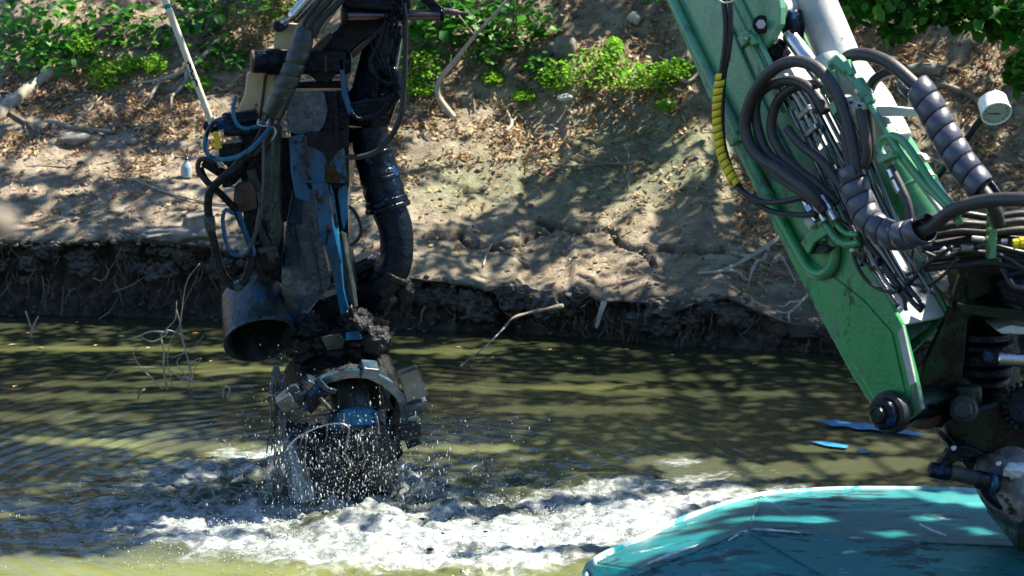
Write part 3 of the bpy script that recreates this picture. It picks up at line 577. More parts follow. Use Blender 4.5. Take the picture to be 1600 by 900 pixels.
# tape-wrapped hose bundle
bp_ = [P(478, 46, 9.68), P(466, 86, 9.64), P(448, 130, 9.63), (P(425, 180, 9.66))]
b_ = tube("hose_bundle_sleeve", bp_, lambda q: (14+1.5*sin(q*9)+1.5*q)/PXM(9.7), M['tape'], arm, 20, .012)
V, F = helix_geo(spline(bp_, .012), 15.2/PXM(9.7), .0035, .062, .9, 18); mesh_obj("tape_turns", V, F, M['tape'], b_, smooth=True)
for (x0, x1, x2, r) in ((470, 478, 520, 4), (480, 490, 538, 4.6), (489, 504, 556, 5.4)):
    hose("hydraulic_hose", [(x0, 58), (x1, 30), (x2-14, -12), (x2+30, -110)], r, 'rubber', Y=9.66)
for q in ((412, 192, 3), (424, 198, 3.2), (436, 190, 2.8)): hose("hose_tail", [(424, 172), (q[0], q[1]), (q[0]-14, q[1]+30), (q[0]-30, q[1]+46)], q[2], 'rubber', Y=9.68)
for a in (0, 1, 2): hose("tie_wire", [(404, 186), (402+2*a, 194), (412+3*a, 197), (424, 196), (430+a, 205), (428, 214), (424, 218+a)], .7, 'pole', Y=9.58+.01*a, seg=5)
# gusset under the pin and the cross bar
pl("gusset", [(470, 108), (532, 108), (520, 122), (512, 132), (496, 128), (486, 120)], 9.78, .16, 'black')
pl("yoke_block", [(480, 80), (540, 80), (540, 112), (474, 112)], 9.74, .12, 'black', bevel=.01)
cyl("grease_line", (509, 86), (509, 112), 1.6, 'rust', Y=9.73, seg=8)
pl("cross_bar", [(455, 128), (540, 126), (540, 138), (455, 138)], 9.86, .1, 'black')
pl("right_lug", [(529, 92), (536, 92), (541, 140), (552, 178), (545, 182), (534, 150)], 9.74, .14, 'blue')
# main casing: upper box
box = pl("casing_box", [(452, 143), (545, 142), (545, 296), (456, 296)], 9.78, .34, 'black', bevel=.01)
M['pebble'] = mat("pebbly_grey_coating", [(.05, .06, .07), (.10, .12, .14), (.18, .2, .22)], 30, .3, 0, 1, 90, rough2=.5, spots=[((.008, .008, .01), 4.5, .56, .15)], dist=.02)
pl("front_panel", [(447, 144), (506, 143), (512, 172), (506, 196), (496, 208), (462, 210), (449, 204)], 9.755, .022, 'pebble', bevel=.004)
pl("side_rib", [(519, 143), (526, 143), (530, 222), (523, 222)], 9.735, .05, 'black')
bp = pl("blue_front_plate", [(452, 214), (474, 209), (508, 236), (521, 212), (536, 214), (543, 286), (477, 286), (474, 252)], 9.745, .03, 'blue', bevel=.003)
pl("blue_side_plate", [(451, 214), (473, 209), (476, 250), (478, 288), (497, 312), (484, 318), (461, 308), (454, 268)], 9.752, .02, 'blue', bevel=.003)
pl("torn_cover", [(478, 206), (540, 204), (541, 230), (528, 236), (514, 258), (506, 240), (492, 232), (480, 228)], 9.742, .02, 'mud', bevel=.004)
for x, y in ((462, 222), (538, 222), (537, 278), (484, 279)): rod("bolt_head", P(x, y, 9.745), P(x, y, 9.725), 2.6/PXM(9.7), M['black'], bp, 6)
# lower, tapered and mud-caked casing made of folded plates
def quadstrip(name, rows, m, par=arm, th=.02, **k):
    """a folded plate: rows of (x, y, depth) across, lofted down; thickened behind"""
    R, C = len(rows), len(rows[0]); V = [P(*q) for r in rows for q in r]; F = []
    n = R*C; V += [v+Vector((0, th, 0)) for v in V]
    for i in range(R-1):
        for j in range(C-1):
            a = i*C+j; F.append((a, a+1, a+C+1, a+C)[::-1]); F.append((a+n, a+1+n, a+C+1+n, a+C+n))
    edge = [j for j in range(C)]+[i*C+C-1 for i in range(1, R)]+[(R-1)*C+j for j in range(C-2, -1, -1)]+[i*C for i in range(R-2, 0, -1)]
    for a, b in zip(edge, edge[1:]+edge[:1]): F.append((a, b, b+n, a+n))
    bm = bmesh.new(); vs = [bm.verts.new(v) for v in V]
    for f in F:
        try: bm.faces.new([vs[i] for i in f])
        except ValueError: pass
    bmesh.ops.recalc_face_normals(bm, faces=bm.faces)
    V = [v.co[:] for v in bm.verts]; bm.verts.index_update(); F = [tuple(v.index for v in f.verts) for f in bm.faces]; bm.free()
    return mesh_obj(name, V, F, M[m], par, bevel=.004, **k)
quadstrip("left_casing_plate", [[(457, 296, 9.80), (478, 292, 9.76), (496, 312, 9.74)], [(448, 345, 9.82), (472, 350, 9.76), (500, 350, 9.73)], [(440, 400, 9.82), (470, 405, 9.76), (508, 400, 9.72)],
                                [(440, 460, 9.82), (478, 462, 9.75), (518, 444, 9.71)], [(452, 505, 9.82), (466, 500, 9.77), (500, 466, 9.72)], [(456, 520, 9.82), (462, 517, 9.79), (474, 500, 9.75)]], 'casing', th=.16)
quadstrip("blue_ridge_strip", [[(486, 286, 9.735), (511, 286, 9.72), (518, 286, 9.76)], [(490, 312, 9.73), (514, 312, 9.71), (523, 312, 9.75)], [(498, 360, 9.71), (521, 358, 9.69), (529, 358, 9.74)],
                                [(516, 412, 9.70), (532, 408, 9.68), (537, 408, 9.73)], [(524, 450, 9.69), (536, 450, 9.68), (541, 450, 9.72)], [(532, 492, 9.69), (546, 490, 9.68), (550, 488, 9.72)]], 'blue', th=.05)
quadstrip("channel_back", [[(511, 287, 9.80), (526, 290, 9.84), (544, 287, 9.78)], [(521, 340, 9.79), (533, 345, 9.86), (544, 340, 9.78)], [(527, 375, 9.77), (536, 380, 9.8), (545, 380, 9.77)], [(540, 450, 9.75), (549, 450, 9.77), (557, 450, 9.76)]], 'casing', th=.16)
pl("blue_spear_plate", [(527, 300), (531, 293), (542, 289), (544, 336), (537, 360), (533, 345)], 9.765, .02, 'blue', bevel=.003)
quadstrip("pale_edge_strip", [[(523, 372, 9.745), (534, 362, 9.735), (541, 366, 9.75)], [(531, 400, 9.73), (540, 396, 9.72), (546, 400, 9.74)], [(540, 452, 9.71), (550, 450, 9.70), (556, 456, 9.73)], [(546, 484, 9.71), (555, 480, 9.70), (559, 480, 9.73)]], 'mud_steel', th=.03)
for (a, b) in (((484, 366), (506, 470)), ((463, 350), (478, 440))): cyl("weld_bead", a, b, 1.5, 'mud_steel', Y=9.725, seg=6)
pl("patch_plate", [(464, 352), (486, 346), (497, 376), (494, 402), (500, 430), (478, 432), (470, 400)], 9.735, .02, 'casing', bevel=.003)
pl("inner_shadow_plate", [(434, 215), (456, 215), (460, 310), (450, 345), (437, 350)], 9.95, .05, 'mud')  # dark sheet set in the slot to stand for its shade
# left flange beam
quadstrip("left_flange", [[(409, 212, 9.72), (424, 192, 9.70), (440, 196, 9.76)], [(411, 262, 9.70), (424, 260, 9.68), (437, 258, 9.74)], [(408, 320, 9.70), (422, 320, 9.67), (438, 318, 9.73)], [(412, 360, 9.70), (424, 372, 9.67), (439, 362, 9.73)], [(424, 396, 9.70), (428, 400, 9.69), (436, 380, 9.72)]], 'mud_steel', th=.06)
pl("flange_gusset", [(385, 268), (398, 264), (412, 300), (412, 360), (404, 340)], 9.74, .03, 'mud_steel')
cyl("tie_bar", (405, 392), (432, 386), 5, 'mud_steel', Y=9.66)
pl("lower_left_strut", [(398, 350), (406, 344), (430, 398), (428, 410), (420, 408)], 9.68, .04, 'mud_steel')
hose("drain_pipe", [(411, 215), (411, 260), (410, 300), (402, 345), (396, 378)], 2.2, 'wrap', Y=9.6)
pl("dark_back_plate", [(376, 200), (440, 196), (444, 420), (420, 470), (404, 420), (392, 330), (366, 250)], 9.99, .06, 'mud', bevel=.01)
# clamp for the sounding pole and the valves beside it
cl = cyl("clamp_arm", (319, 198), (404, 186), 8, 'black', Y=9.76)
pl("clamp_bracket", [(346, 178), (398, 172), (404, 190), (398, 212), (350, 214)], 9.74, .08, 'black', bevel=.006)
cyl("clamp_collar", (328, 198), (340, 196), 11, 'black', Y=9.76)
cyl("clamp_bar", (350, 206), (392, 208), 4.5, 'mud', Y=9.70)
v1 = pl("valve_block", [(366, 290), (392, 284), (400, 300), (402, 326), (374, 334), (364, 318)], 9.70, .10, 'rust', bevel=.008)
pl("valve_block", [(378, 318), (398, 308), (404, 340), (404, 376), (392, 384), (382, 360)], 9.72, .10, 'mud', bevel=.01)
pl("valve_block", [(340, 226), (376, 222), (384, 262), (366, 290), (352, 284), (356, 262), (342, 250)], 9.76, .12, 'mud', bevel=.01)
pl("valve_block", [(392, 384), (424, 388), (436, 412), (424, 426), (404, 420)], 9.72, .12, 'mud', bevel=.012)
cyl("fitting", (318, 252), (352, 274), 8, 'mud', Y=9.72); cyl("fitting", (336, 243), (345, 262), 4, 'steel', Y=9.69); cyl("fitting", (352, 276), (356, 292), 8, 'mud', Y=9.7)
cyl("fitting", (372, 298), (374, 322), 5, 'mud_steel', Y=9.64); rod("fitting", P(362, 268, 9.7), P(362, 268, 9.66), 5/PXM(9.7), M['brass'], arm, 6)
# hoses hanging at the left, sky glints put in as blue
hose("hydraulic_hose", [(368, 152, .05), (364, 170), (367, 188), (378, 200), (396, 200), (414, 190)], 3.4, 'blue', Y=9.6)
hose("hydraulic_hose", [(352, 184, .05), (334, 192), (322, 212), (322, 236), (336, 248), (360, 248), (388, 236), (410, 214), (424, 196)], 3.6, 'blue', Y=9.56)
hose("hydraulic_hose", [(338, 300, .1), (326, 286), (312, 272), (309, 258), (314, 249), (326, 250), (336, 258)], 4, 'rubber', Y=9.62)
hose("hydraulic_hose", [(312, 262), (322, 282), (344, 302), (366, 326), (378, 350), (390, 378), (404, 420), (416, 440)], 5.4, 'mud', Y=9.64)
h4 = hose("hydraulic_hose", [(404, 222), (372, 256), (346, 280), (330, 296), (325, 318), (328, 350), (334, 378), (342, 412), (354, 438), (368, 448), (380, 442), (388, 424), (394, 400)], 6.6, 'mud', Y=9.58)
cyl("hose_fitting", (327, 338), (330, 362), 9, 'mud_steel', par=h4, Y=9.58, seg=6); cyl("hose_fitting", (366, 448), (378, 444), 8.5, 'mud_steel', par=h4, Y=9.58, seg=8)
hose("hydraulic_hose", [(366, 334), (353, 328), (348, 342), (352, 372), (360, 394), (374, 400), (388, 394), (396, 380)], 3.2, 'blue', Y=9.6)
hose("hydraulic_hose", [(372, 330), (380, 352), (390, 376), (396, 396), (390, 420), (382, 436)], 4.2, 'blue', Y=9.6)
hose("hydraulic_hose", [(404, 300), (408, 330), (404, 350), (396, 372), (386, 396), (374, 402)], 3, 'mud_steel', Y=9.58)
hose("hydraulic_hose", [(540, 320), (552, 328), (562, 346), (564, 364), (556, 378), (542, 386)], 2.6, 'rubber', Y=9.85)
hose("hydraulic_hose", [(628, -20), (633, 30), (633, 90), (631, 140), (626, 180), (612, 212), (592, 234), (568, 244), (540, 246)], 4.4, 'rubber', Y=9.7)
hose("hydraulic_hose", [(604, 30), (592, 70), (578, 100), (590, 122), (612, 132)], 4, 'black', Y=9.72)
for k in range(3): hose("oily_cable", [(585+6*k, 40), (580+8*k, 70), (592+6*k, 98), (606+3*k, 122)], 1.6, 'black', Y=9.74)
hose("hydraulic_hose", [(548, 176), (560, 186), (572, 184), (590, 178), (606, 160)], 4, 'black', Y=9.74)
cyl("thin_strut", (622, 56), (612, 104), 5, 'black', Y=9.78); cyl("thin_strut", (629, 60), (620, 110), 1.6, 'steel', Y=9.76)
# black tank between hoses
quadstrip("black_hopper", [[(574, 44, 9.92), (596, 40, 9.86), (628, 40, 9.9)], [(562, 90, 9.90), (590, 92, 9.84), (617, 96, 9.9)], [(549, 140, 9.90), (590, 142, 9.84), (616, 134, 9.9)], [(541, 168, 9.90), (585, 178, 9.84), (620, 160, 9.9)], [(545, 196, 9.92), (585, 200, 9.88), (608, 196, 9.92)]], 'black', th=.2)
pl("neck_flange", [(541, 160), (600, 150), (622, 138), (627, 152), (606, 178), (552, 188)], 9.80, .2, 'black', bevel=.012)
for x, y in ((557, 173), (572, 168), (585, 164), (600, 158), (613, 150)): rod("bolt_head", P(x, y, 9.80), P(x, y, 9.77), 3.4/PXM(9.8), M['black'], arm, 6)
cyl("elbow_knob", (612, 106), (622, 142), 12, 'black', Y=9.84)
# cross shaft at the top with its collars
sh = rod("cross_shaft", P(536, 25, 9.72), P(688, 23, 9.82), 7.5/PXM(9.8), M['dark_steel'], arm, 20)
rod("shaft_step", P(686, 16, 9.84), P(716, 20, 9.85), 5/PXM(9.8), M['dark_steel'], arm, 16)
rod("shaft_tip", P(714, 20, 9.85), P(732, 22, 9.86), 3.4/PXM(9.8), M['dark_steel'], arm, 14)
d_ = (P(688, 23, 9.82)-P(536, 25, 9.72))
for x, r, w in ((538, 15, .03), (602, 11, .02), (606, 8.6, .05), (690, 11.5, .02)):
    p = P(536, 25, 9.72)+d_*((x-536)/152.); rod("shaft_collar", p-d_.normalized()*w/2, p+d_.normalized()*w/2, r/PXM(9.8), M['mud' if x == 538 else 'black'], arm, 22)
pl("shaft_bracket", [(652, -6), (668, -8), (694, 14), (690, 20), (676, 16), (660, 4)], 9.8, .05, 'black')
pl("top_crosshead", [(534, -10), (640, -12), (642, 14), (606, 17), (534, 12)], 9.70, .24, 'black', bevel=.012)
# chain of wet rags over the shaft
V = []; F = []; mb = MB()
for k in range(60):
    x, y = random.uniform(610, 632), random.uniform(-4, 60); r = random.uniform(.006, .013)
    if y > 40 and x > 625: continue
    v, f = blob_geo(P(x, y, 9.70+random.uniform(-.03, .03)), r, r, r*1.8, .4, 2, 1, k); mb.add([tuple(q) for q in v], f)
mb.build("oily_chain_wrap", M['black'], arm, smooth=True, kind="stuff")
# suction pipe: straight part, flange, elbow
sp = [P(575, 196, 9.98), P(584, 240, 9.98), P(596, 285, 9.97), P(606, 324, 9.96)]
spo = tube("suction_pipe", sp, lambda q: (29+3.2*q+.5*sin(q*34))/PXM(9.98), M['black'], arm, 32, .008)
dd = (sp[3]-sp[2]).normalized()
for c_, rr, w in ((sp[3], 36, .014), (sp[3]-dd*.03, 34, .02), (sp[2]-dd*.02, 32.5, .012), (sp[1], 31.5, .01)): rod("pipe_flange", c_-dd*w, c_+dd*w, rr/PXM(9.96), M['black'], spo, 32)
ep = [P(607, 326, 9.96), P(617, 352, 9.95), P(620, 385, 9.94), P(617, 415, 9.93), P(602, 442, 9.92), P(580, 456, 9.95), P(560, 462, 10.0)]
el = tube("pipe_elbow", ep, lambda q: (27-3*q)/PXM(9.95), M['black'], arm, 28, .012)
e2 = (ep[4]-ep[3]).normalized(); rod("elbow_flange", P(612, 428, 9.92)-e2*.012, P(610, 432, 9.92)+e2*.012, 30/PXM(9.9), M['mud'], el, 28)
cyl("pump_housing", (560, 405), (596, 482), 33, 'black', Y=10.08, seg=30); cyl("housing_rim", (556, 412), (562, 424), 38, 'mud', Y=10.06, seg=30)
pl("pump_guard", [(555, 470), (604, 448), (612, 470), (606, 492), (580, 506), (558, 494)], 9.98, .14, 'blue', bevel=.02)
V, F = blob_geo(P(632, 455, 9.93), .05, .05, .08, .3, 3, 3, 4); mesh_obj("mud_lump", V, F, M['mud'], arm, smooth=True)
# discharge bell at the left, mouth facing down towards us
bc = P(408, 530, 9.78); ax = (P(408, 530, 9.78)-P(394, 462, 9.96)).normalized()
ax = Vector((.20, -.62, -.60)).normalized(); Rb = .195
V, F = lathe_geo(bc-ax*.30, ax, [(0, 0), (0, Rb*.80), (.02, Rb*.88), (.28, Rb*1.0), (.30, Rb*1.0), (.305, Rb*.97), (.30, Rb*.93), (.06, Rb*.8), (.05, 0)], 44, False)
o = mesh_obj("discharge_bell", V, F, M['mud_steel'], arm); o.data.polygons.foreach_set("use_smooth", [True]*len(o.data.polygons)); o.data.set_sharp_from_angle(angle=radians(40)); bell = o
V, F = lathe_geo(bc-ax*.005, ax, [(0, Rb*.985), (0, Rb*1.02), (.014, Rb*1.02), (.014, Rb*.955), (0, Rb*.955)], 44, False); mesh_obj("bell_lip", V, F, M['ring'], bell, smooth=False)
lathe("bell_lining", bc-ax*.012, ax, [(0, Rb*.94), (-.03, Rb*.92), (-.24, Rb*.8), (-.24, 0)], M['mud'], bell, 44, cap=False)
# dark arch space and neck of the cutter
cyl("cutter_neck", (500, 462), (526, 560), 42, 'mud', Y=9.96, seg=28)
V, F = blob_geo(P(535, 528, 9.86), .24, .2, .14, .3, 2.6, 5, 3); mesh_obj("mud_cake", V, F, M['mud'], arm, smooth=True)
for x, y, rx, rz, s in ((490, 512, .08, .09, 1), (556, 508, .09, .10, 2), (580, 532, .10, .08, 5), (520, 540, .14, .05, 6), (476, 545, .09, .08, 8), (548, 488, .035, .06, 9)):
    V, F = blob_geo(P(x, y, 9.74), rx, .08, rz, .38, 3, 4, s); mesh_obj("mud_clod", V, F, M['mud'], arm, smooth=True)
pl("wet_scraper_plate", [(501, 527), (530, 521), (539, 532), (535, 544), (512, 548)], 9.63, .02, 'mud_steel', bevel=.003)
pl("blue_collar_plate", [(540, 520), (560, 517), (566, 530), (540, 532)], 9.64, .02, 'blue', bevel=.003)
# cutter ring
rc = P(541, 652, 9.70); ra = Vector((.22, -.86, -.36)).normalized(); RR = .318
ru, rv, rd = frame(ra)
def ringpt(ang, rad=1., off=0.):
    """ang: clockwise from the top as seen by the camera"""
    up = (Vector((0, 0, 1))-rd*rd.z).normalized(); rt = up.cross(-rd).normalized()
    if rt.x < 0: rt = -rt
    return rc+(up*cos(ang)+rt*sin(ang)*.98)*(RR*rad)+rd*off, (up*cos(ang)+rt*sin(ang)).normalized(), (-up*sin(ang)+rt*cos(ang)).normalized()
def arc_band(name, a0, a1, r0, r1, o0, o1, m, par, n=40, w0=1., amp=.006):
    """a curved steel band with thickness, from angle a0 to a1"""
    V = []; F = []
    for i in range(n+1):
        t = i/n; a = a0+(a1-a0)*t; j = amp*sin(a*7)+amp*.6*sin(a*17+2)
        for (rad, off) in ((r0, o0), (r1, o0), (r1*w0, o1), (r0*w0, o1)):
            p, _, _ = ringpt(a, rad+j/RR, off); V.append(p)
    for i in range(n):
        for k in range(4): a = i*4+k; b = i*4+(k+1) % 4; F.append((a, b, b+4, a+4))
    F += [(3, 2, 1, 0), (n*4, n*4+1, n*4+2, n*4+3)]
    return mesh_obj(name, V, F, M[m], par, bevel=.003, smooth=False)
ring = arc_band("cutter_ring", radians(-100), radians(175), .93, 1.0, -.20, .03, 'mud', arm, 80, 1.0, .003)
arc_band("ring_face", radians(-92), radians(176), .89, 1.04, .02, .05, 'ring_bright', ring, 70, 1., .002)
bd = [ringpt(radians(a_), .95, -.26)[0] for a_ in range(-105, 31, 9)]; c0 = ringpt(0, .0, -.26)[0]
prism("ring_shade_plate", [c0]+bd, rd*-.01, M['mud'], ring, 0)  # black sheet added for the darkness inside the ring
arc_band("ring_back", radians(-85), radians(150), .86, 1.0, -.30, -.155, 'mud', ring, 60)
cyl("ring_slot_edge", (590, 590), (612, 640), 3, 'mud', Y=9.62, seg=8)
def tooth(ang, size, m, tilt=0., out=1.0, name="cutter_tooth", face=0.):
    p, r, t = ringpt(radians(ang), 1.0, .02); w, l, h = size
    ax_ = (t*cos(tilt)+r*sin(tilt)); ay_ = (r*cos(tilt)-t*sin(tilt)); az_ = (rd*cos(face)+ay_*sin(face)).normalized(); ay_ = az_.cross(ax_).normalized()*(1 if az_.cross(ax_).dot(r) > 0 else -1)
    c_ = p+r*(out*l)
    V, F = block_geo(c_, ax_*w, ay_*l, az_*h); V = [Vector(v) for v in V]
    for i in (2, 3, 6, 7): V[i] = c_+(V[i]-c_)*.86+ay_*l*.1
    return mesh_obj(name, V, F, M[m], ring, bevel=.006)
tooth(18, (.05, .032, .05), 'ring_bright', .15, .4)
tooth(58, (.06, .09, .028), 'tooth', 1.35, .9, face=.1)
tooth(80, (.040, .062, .038), 'tooth', .1, .9)
tooth(103, (.052, .06, .045), 'tooth', .35, .6); tooth(112, (.034, .04, .05), 'tooth', .7, 1.8)
tooth(-40, (.03, .03, .04), 'ring', .3, .3)
tooth(-68, (.05, .08, .055), 'tooth', -.6, .2)
tooth(132, (.05, .05, .05), 'mud', .2, .4)
pl("cutter_blade", [(497, 598), (503, 594), (518, 612), (504, 628), (486, 648), (474, 636), (484, 612)], 9.50, .03, 'black', par=ring, bevel=.004)
pl("cutter_blade_rim", [(494, 598), (500, 592), (512, 606), (526, 610), (524, 616), (510, 612)], 9.48, .03, 'ring', par=ring, bevel=.004)
pl("cutter_blade", [(440, 622), (452, 604), (462, 602), (478, 616), (470, 640), (458, 642)], 9.52, .05, 'ring', par=ring, bevel=.006)
cyl("ring_pin", (500, 622), (516, 640), 3.5, 'mud_steel', par=ring, Y=9.46)
# drive hub inside the ring and the mud-packed basket that reaches the water
hub = lathe("drive_hub", P(552, 588, 9.84), P(560, 700, 9.66)-P(552, 588, 9.84), [(0, .10), (.02, .125), (.07, .132), (.19, .128), (.2, .15), (.24, .155), (.26, .14), (.40, .13)], M['mud_steel'], arm, 36)
hd = (P(560, 700, 9.66)-P(552, 588, 9.84)).normalized(); h0 = P(552, 588, 9.84)
lathe("hub_glint_band", h0, hd, [(.205, .13), (.21, .158), (.225, .164), (.24, .162), (.262, .15), (.30, .15)], M['blue'], hub, 36)  # blue glint on the hub put in as a coloured band
for a0 in (-.55, .15, .6):
    uu, vv, _ = frame(hd); q = (uu*cos(a0)+vv*sin(a0)); q = q if q.y < 0 else -q; q = (Vector((sin(a0), -cos(a0), 0))-hd*Vector((sin(a0), -cos(a0), 0)).dot(hd)).normalized()
    rod("hub_rib", h0+hd*.03+q*.128, h0+hd*.2+q*.13, .009, M['mud_steel'], hub, 10)
V, F = blob_geo(P(530, 738, 9.72), .235, .20, .26, .34, 2.8, 5, 20); mesh_obj("mud_packed_basket", V, F, M['mud_core'], arm, smooth=True)
for x, y, rx, rz, s in ((586, 700, .10, .12, 21), (470, 700, .08, .13, 23), (560, 690, .12, .07, 25), (590, 740, .09, .12, 27), (482, 756, .09, .09, 28)):
    V, F = blob_geo(P(x, y, 9.60), rx, .09, rz, .4, 3, 4, s); mesh_obj("mud_clod", V, F, M['mud_core'], arm, smooth=True)
pts = [ringpt(radians(a), .86, .07)[0] for a in (-150, -140)]
hose("cutter_rim_edge", [(446, 706), (462, 686), (486, 672), (512, 663), (534, 662), (546, 668)], 1.6, 'steel', Y=9.42, seg=8)
for a, b, m in (((596, 640), (600, 700), 'ring'), ((440, 640), (470, 760), 'ring'), ((620, 664), (592, 740), 'mud'), ((566, 680), (584, 760), 'blue')): cyl("basket_bar", a, b, 6, m, Y=9.6)
for k in range(5): hose("root_tangle", [(570+6*k, 592+4*k), (586+3*k, 610), (582+5*k, 632), (590+4*k, 655)], .9, 'mud', Y=9.68, seg=5)
# muddy water running off the head
st = MB()
for k in range(34):
    x = random.choice([random.uniform(430, 490), random.uniform(440, 475), random.uniform(436, 620)]); y0 = random.uniform(640, 720); y1 = min(778, y0+random.uniform(40, 110)); Y = random.uniform(9.42, 9.56)
    pth = spline([P(x, y0, Y), P(x+random.uniform(-9, 5), y0+(y1-y0)*.3, Y-.02), P(x+random.uniform(-12, 6), y0+(y1-y0)*.6, Y), P(x+random.uniform(-18, 6), y1, Y+.02)], .03); r0 = random.uniform(.0015, .006)
    v, f = tube_geo(pth, lambda q, r0=r0, s=k: r0*(1+.6*sin(q*15+s)), 5); st.add(v, f)
for k in range(24):
    x = random.uniform(426, 446); y0 = random.uniform(560, 600); y1 = y0+random.uniform(30, 130)
    v, f = tube_geo(spline([P(x, y0, 9.7), P(x-4, (y0+y1)/2, 9.68), P(x-10, y1, 9.66)], .03), lambda q, s=k: .003*(1+.7*sin(q*20+s)), 5); st.add(v, f)
st.build("muddy_water_strings", M['drip'], arm, smooth=True, kind="stuff")
cu = []; n_, m_ = 40, 60
for i in range(m_+1):
    for j in range(n_+1):
        s, t = j/n_, i/m_; x = 446+(16*(1-t)+42*t)*s+6*t-2*sin(t*5); y = 684+95*t
        p = P(x, y, 9.50); p.y += .03*float(fbm(np.array(s*9), np.array(t*3), 1, 3))-.05*sin(s*pi); cu.append(p)
F = [(i*(n_+1)+j, i*(n_+1)+j+1, (i+1)*(n_+1)+j+1, (i+1)*(n_+1)+j) for i in range(m_) for j in range(n_)]
o = mesh_obj("slurry_curtain", cu, F, M['curtain'], arm, smooth=True, kind="stuff"); md = o.modifiers.new("t", 'SOLIDIFY'); md.thickness = .012
# ---------------------------------------------------------------- the sounding pole
pole = empty("sounding_pole", P(331, 196, 9.66), "slender cream pole with a green band and black markings, leaning in the arm's clamp", "pole")
a, b = P(232, -70, 9.59), P(333, 198, 9.66)
rod("pole_shaft", a, b, 5.4/PXM(9.6), M['pole'], pole, 16); rod("green_band", a.lerp(b, .278), a.lerp(b, .305), 5.8/PXM(9.6), M['pole_green'], pole, 16)
rod("yellow_socket", P(336, 206, 9.66), P(343, 232, 9.67), 4.6/PXM(9.6), M['yellow'], pole, 14)
mb = MB(); dv = (b-a).normalized(); sd_ = Vector((dv.z, 0, -dv.x)).normalized()
for k in range(9):   # the black graduation marks painted along the shaft
    c_ = a.lerp(b, .62+.016*k)+Vector((0, -5.5/PXM(9.6), 0)); v, f = block_geo(c_+sd_*random.uniform(-.005, .005), sd_*random.uniform(.003, .007), dv*random.uniform(.004, .012), Vector((0, .0025, 0))); mb.add(v, f)
mb.build("painted_marks", M['rubber'], pole)

# splash thrown up round the foot of the cutter
sp_ = MB()
for k in range(420):
    a = random.uniform(0, 2*pi); r = random.uniform(.20, .42) if k < 300 else random.uniform(.4, .8); c = CUT+Vector((cos(a)*r*1.15-.03, sin(a)*r*.8-.06, .01)); h = random.choice([.02, .035, .06, .09, .13])*random.uniform(.6, 1.2)*(1 if k < 300 else .45)
    o_ = Vector((cos(a), sin(a), 0)); r0 = random.uniform(.002, .007)
    pth = spline([c, c+o_*h*.25+Vector((0, 0, h*.6)), c+o_*h*random.uniform(.4, 1.1)+Vector((random.uniform(-.01, .01), 0, h*random.uniform(.7, 1.05)))], .012)
    v, f = tube_geo(pth, lambda q, r0=r0, s=k: r0*(1.4-1.1*q)*(1+.5*sin(q*14+s)), 5); sp_.add(v, f)
sp_.build("water_splash", M['splash'], None, smooth=True, kind="stuff", label="ragged splash of slurry thrown up where the cutter enters the river", cat="splash", loc=(CUT.x, CUT.y, 0))
# ---------------------------------------------------------------- the green boom
O = P(1405, 640, 7.0); SN = Vector((-.78, -.62, 0)).normalized(); BU = Vector((-.35, .44, .83)).normalized()
SN = (SN-BU*SN.dot(BU)).normalized(); BN = BU.cross(SN).normalized()
if BN.y > 0: BN = -BN
BW = .30
boom = empty("excavator_boom", O, "scratched green hydraulic boom draped with black hoses, rising from the pivot pin at the right", "boom")
def B(px, py, off=0.): return hit(px, py, O+SN*off, SN)          # a point on the plane of the near side plate, off metres towards us
TO = B(1405, 505)
def T(px, py, off=0.): return hit(px, py, TO+BN*off, BN)          # a point on the plane of the boom's upper face
PB = 405.
def bpl(name, px, off, th, m, par=boom, bevel=.004, **k): return prism(name, [B(x, y, off) for x, y in px], -SN*th, M[m], par, bevel, **k)
def bcyl(name, a, b, rpx, m, off=.03, off2=None, par=boom, seg=18, **k): return rod(name, B(*a, off), B(*b, off if off2 is None else off2), rpx/PB, M[m], par, seg, **k)
def bhose(name, px, rpx, m, off=.08, par=boom, seg=12, **k):
    return tube(name, [B(q[0], q[1], off+(q[2] if len(q) > 2 else 0)) for q in px], rpx/PB, M[m], par, seg, .014, **k)
near = [B(1030, -12), B(1115, 170), B(1266, 468), B(1330, 585), B(1372, 650), B(1398, 672), B(1440, 640), B(1432, 600), B(1408, 506), B(1334, 374), B(1180, 60), B(1150, -12)]
near[0] += BU*3.4; near.append(near[-1]+BU*3.4)
near = near[:]  # polygon order: upper left edge, down, up the upper right edge
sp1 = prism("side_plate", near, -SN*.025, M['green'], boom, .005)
far = [p for i_, p in enumerate(near) if i_ not in (4, 5, 6, 7)]
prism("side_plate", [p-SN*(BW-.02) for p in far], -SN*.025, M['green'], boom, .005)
tp = [B(1409, 507, -.02), B(1334, 374, -.02), B(1180, 60, -.02), B(1150, -12, -.02)]; tp[-1] += BU*3.4
q = [p-BN*.02 for p in tp]
V = [p for p in tp]+[p-SN*(BW-.045) for p in tp]; V += [v-BN*.02 for v in V]; n = 4
F = [(i, i+1, i+5, i+4) for i in range(3)]+[(i+8, i+12, i+13, i+9) for i in range(3)]+[(0, 4, 12, 8), (3, 11, 15, 7)]
mesh_obj("top_plate", V, F, M['plate_white'], boom)  # top face coloured pale for the sun falling on it
lp = [B(1045, -12, -.02)+BU*3.4, B(1120, 170, -.02), B(1272, 468, -.02), B(1330, 568, -.02)]
V = lp+[p-SN*(BW-.045) for p in lp]; V += [v+BN*.02 for v in V]; mesh_obj("bottom_plate", V, F, M['green'], boom)
bpl("end_bulkhead", [(1330, 560), (1400, 500), (1404, 512), (1336, 572)], -.03, BW-.06, 'green_dark')
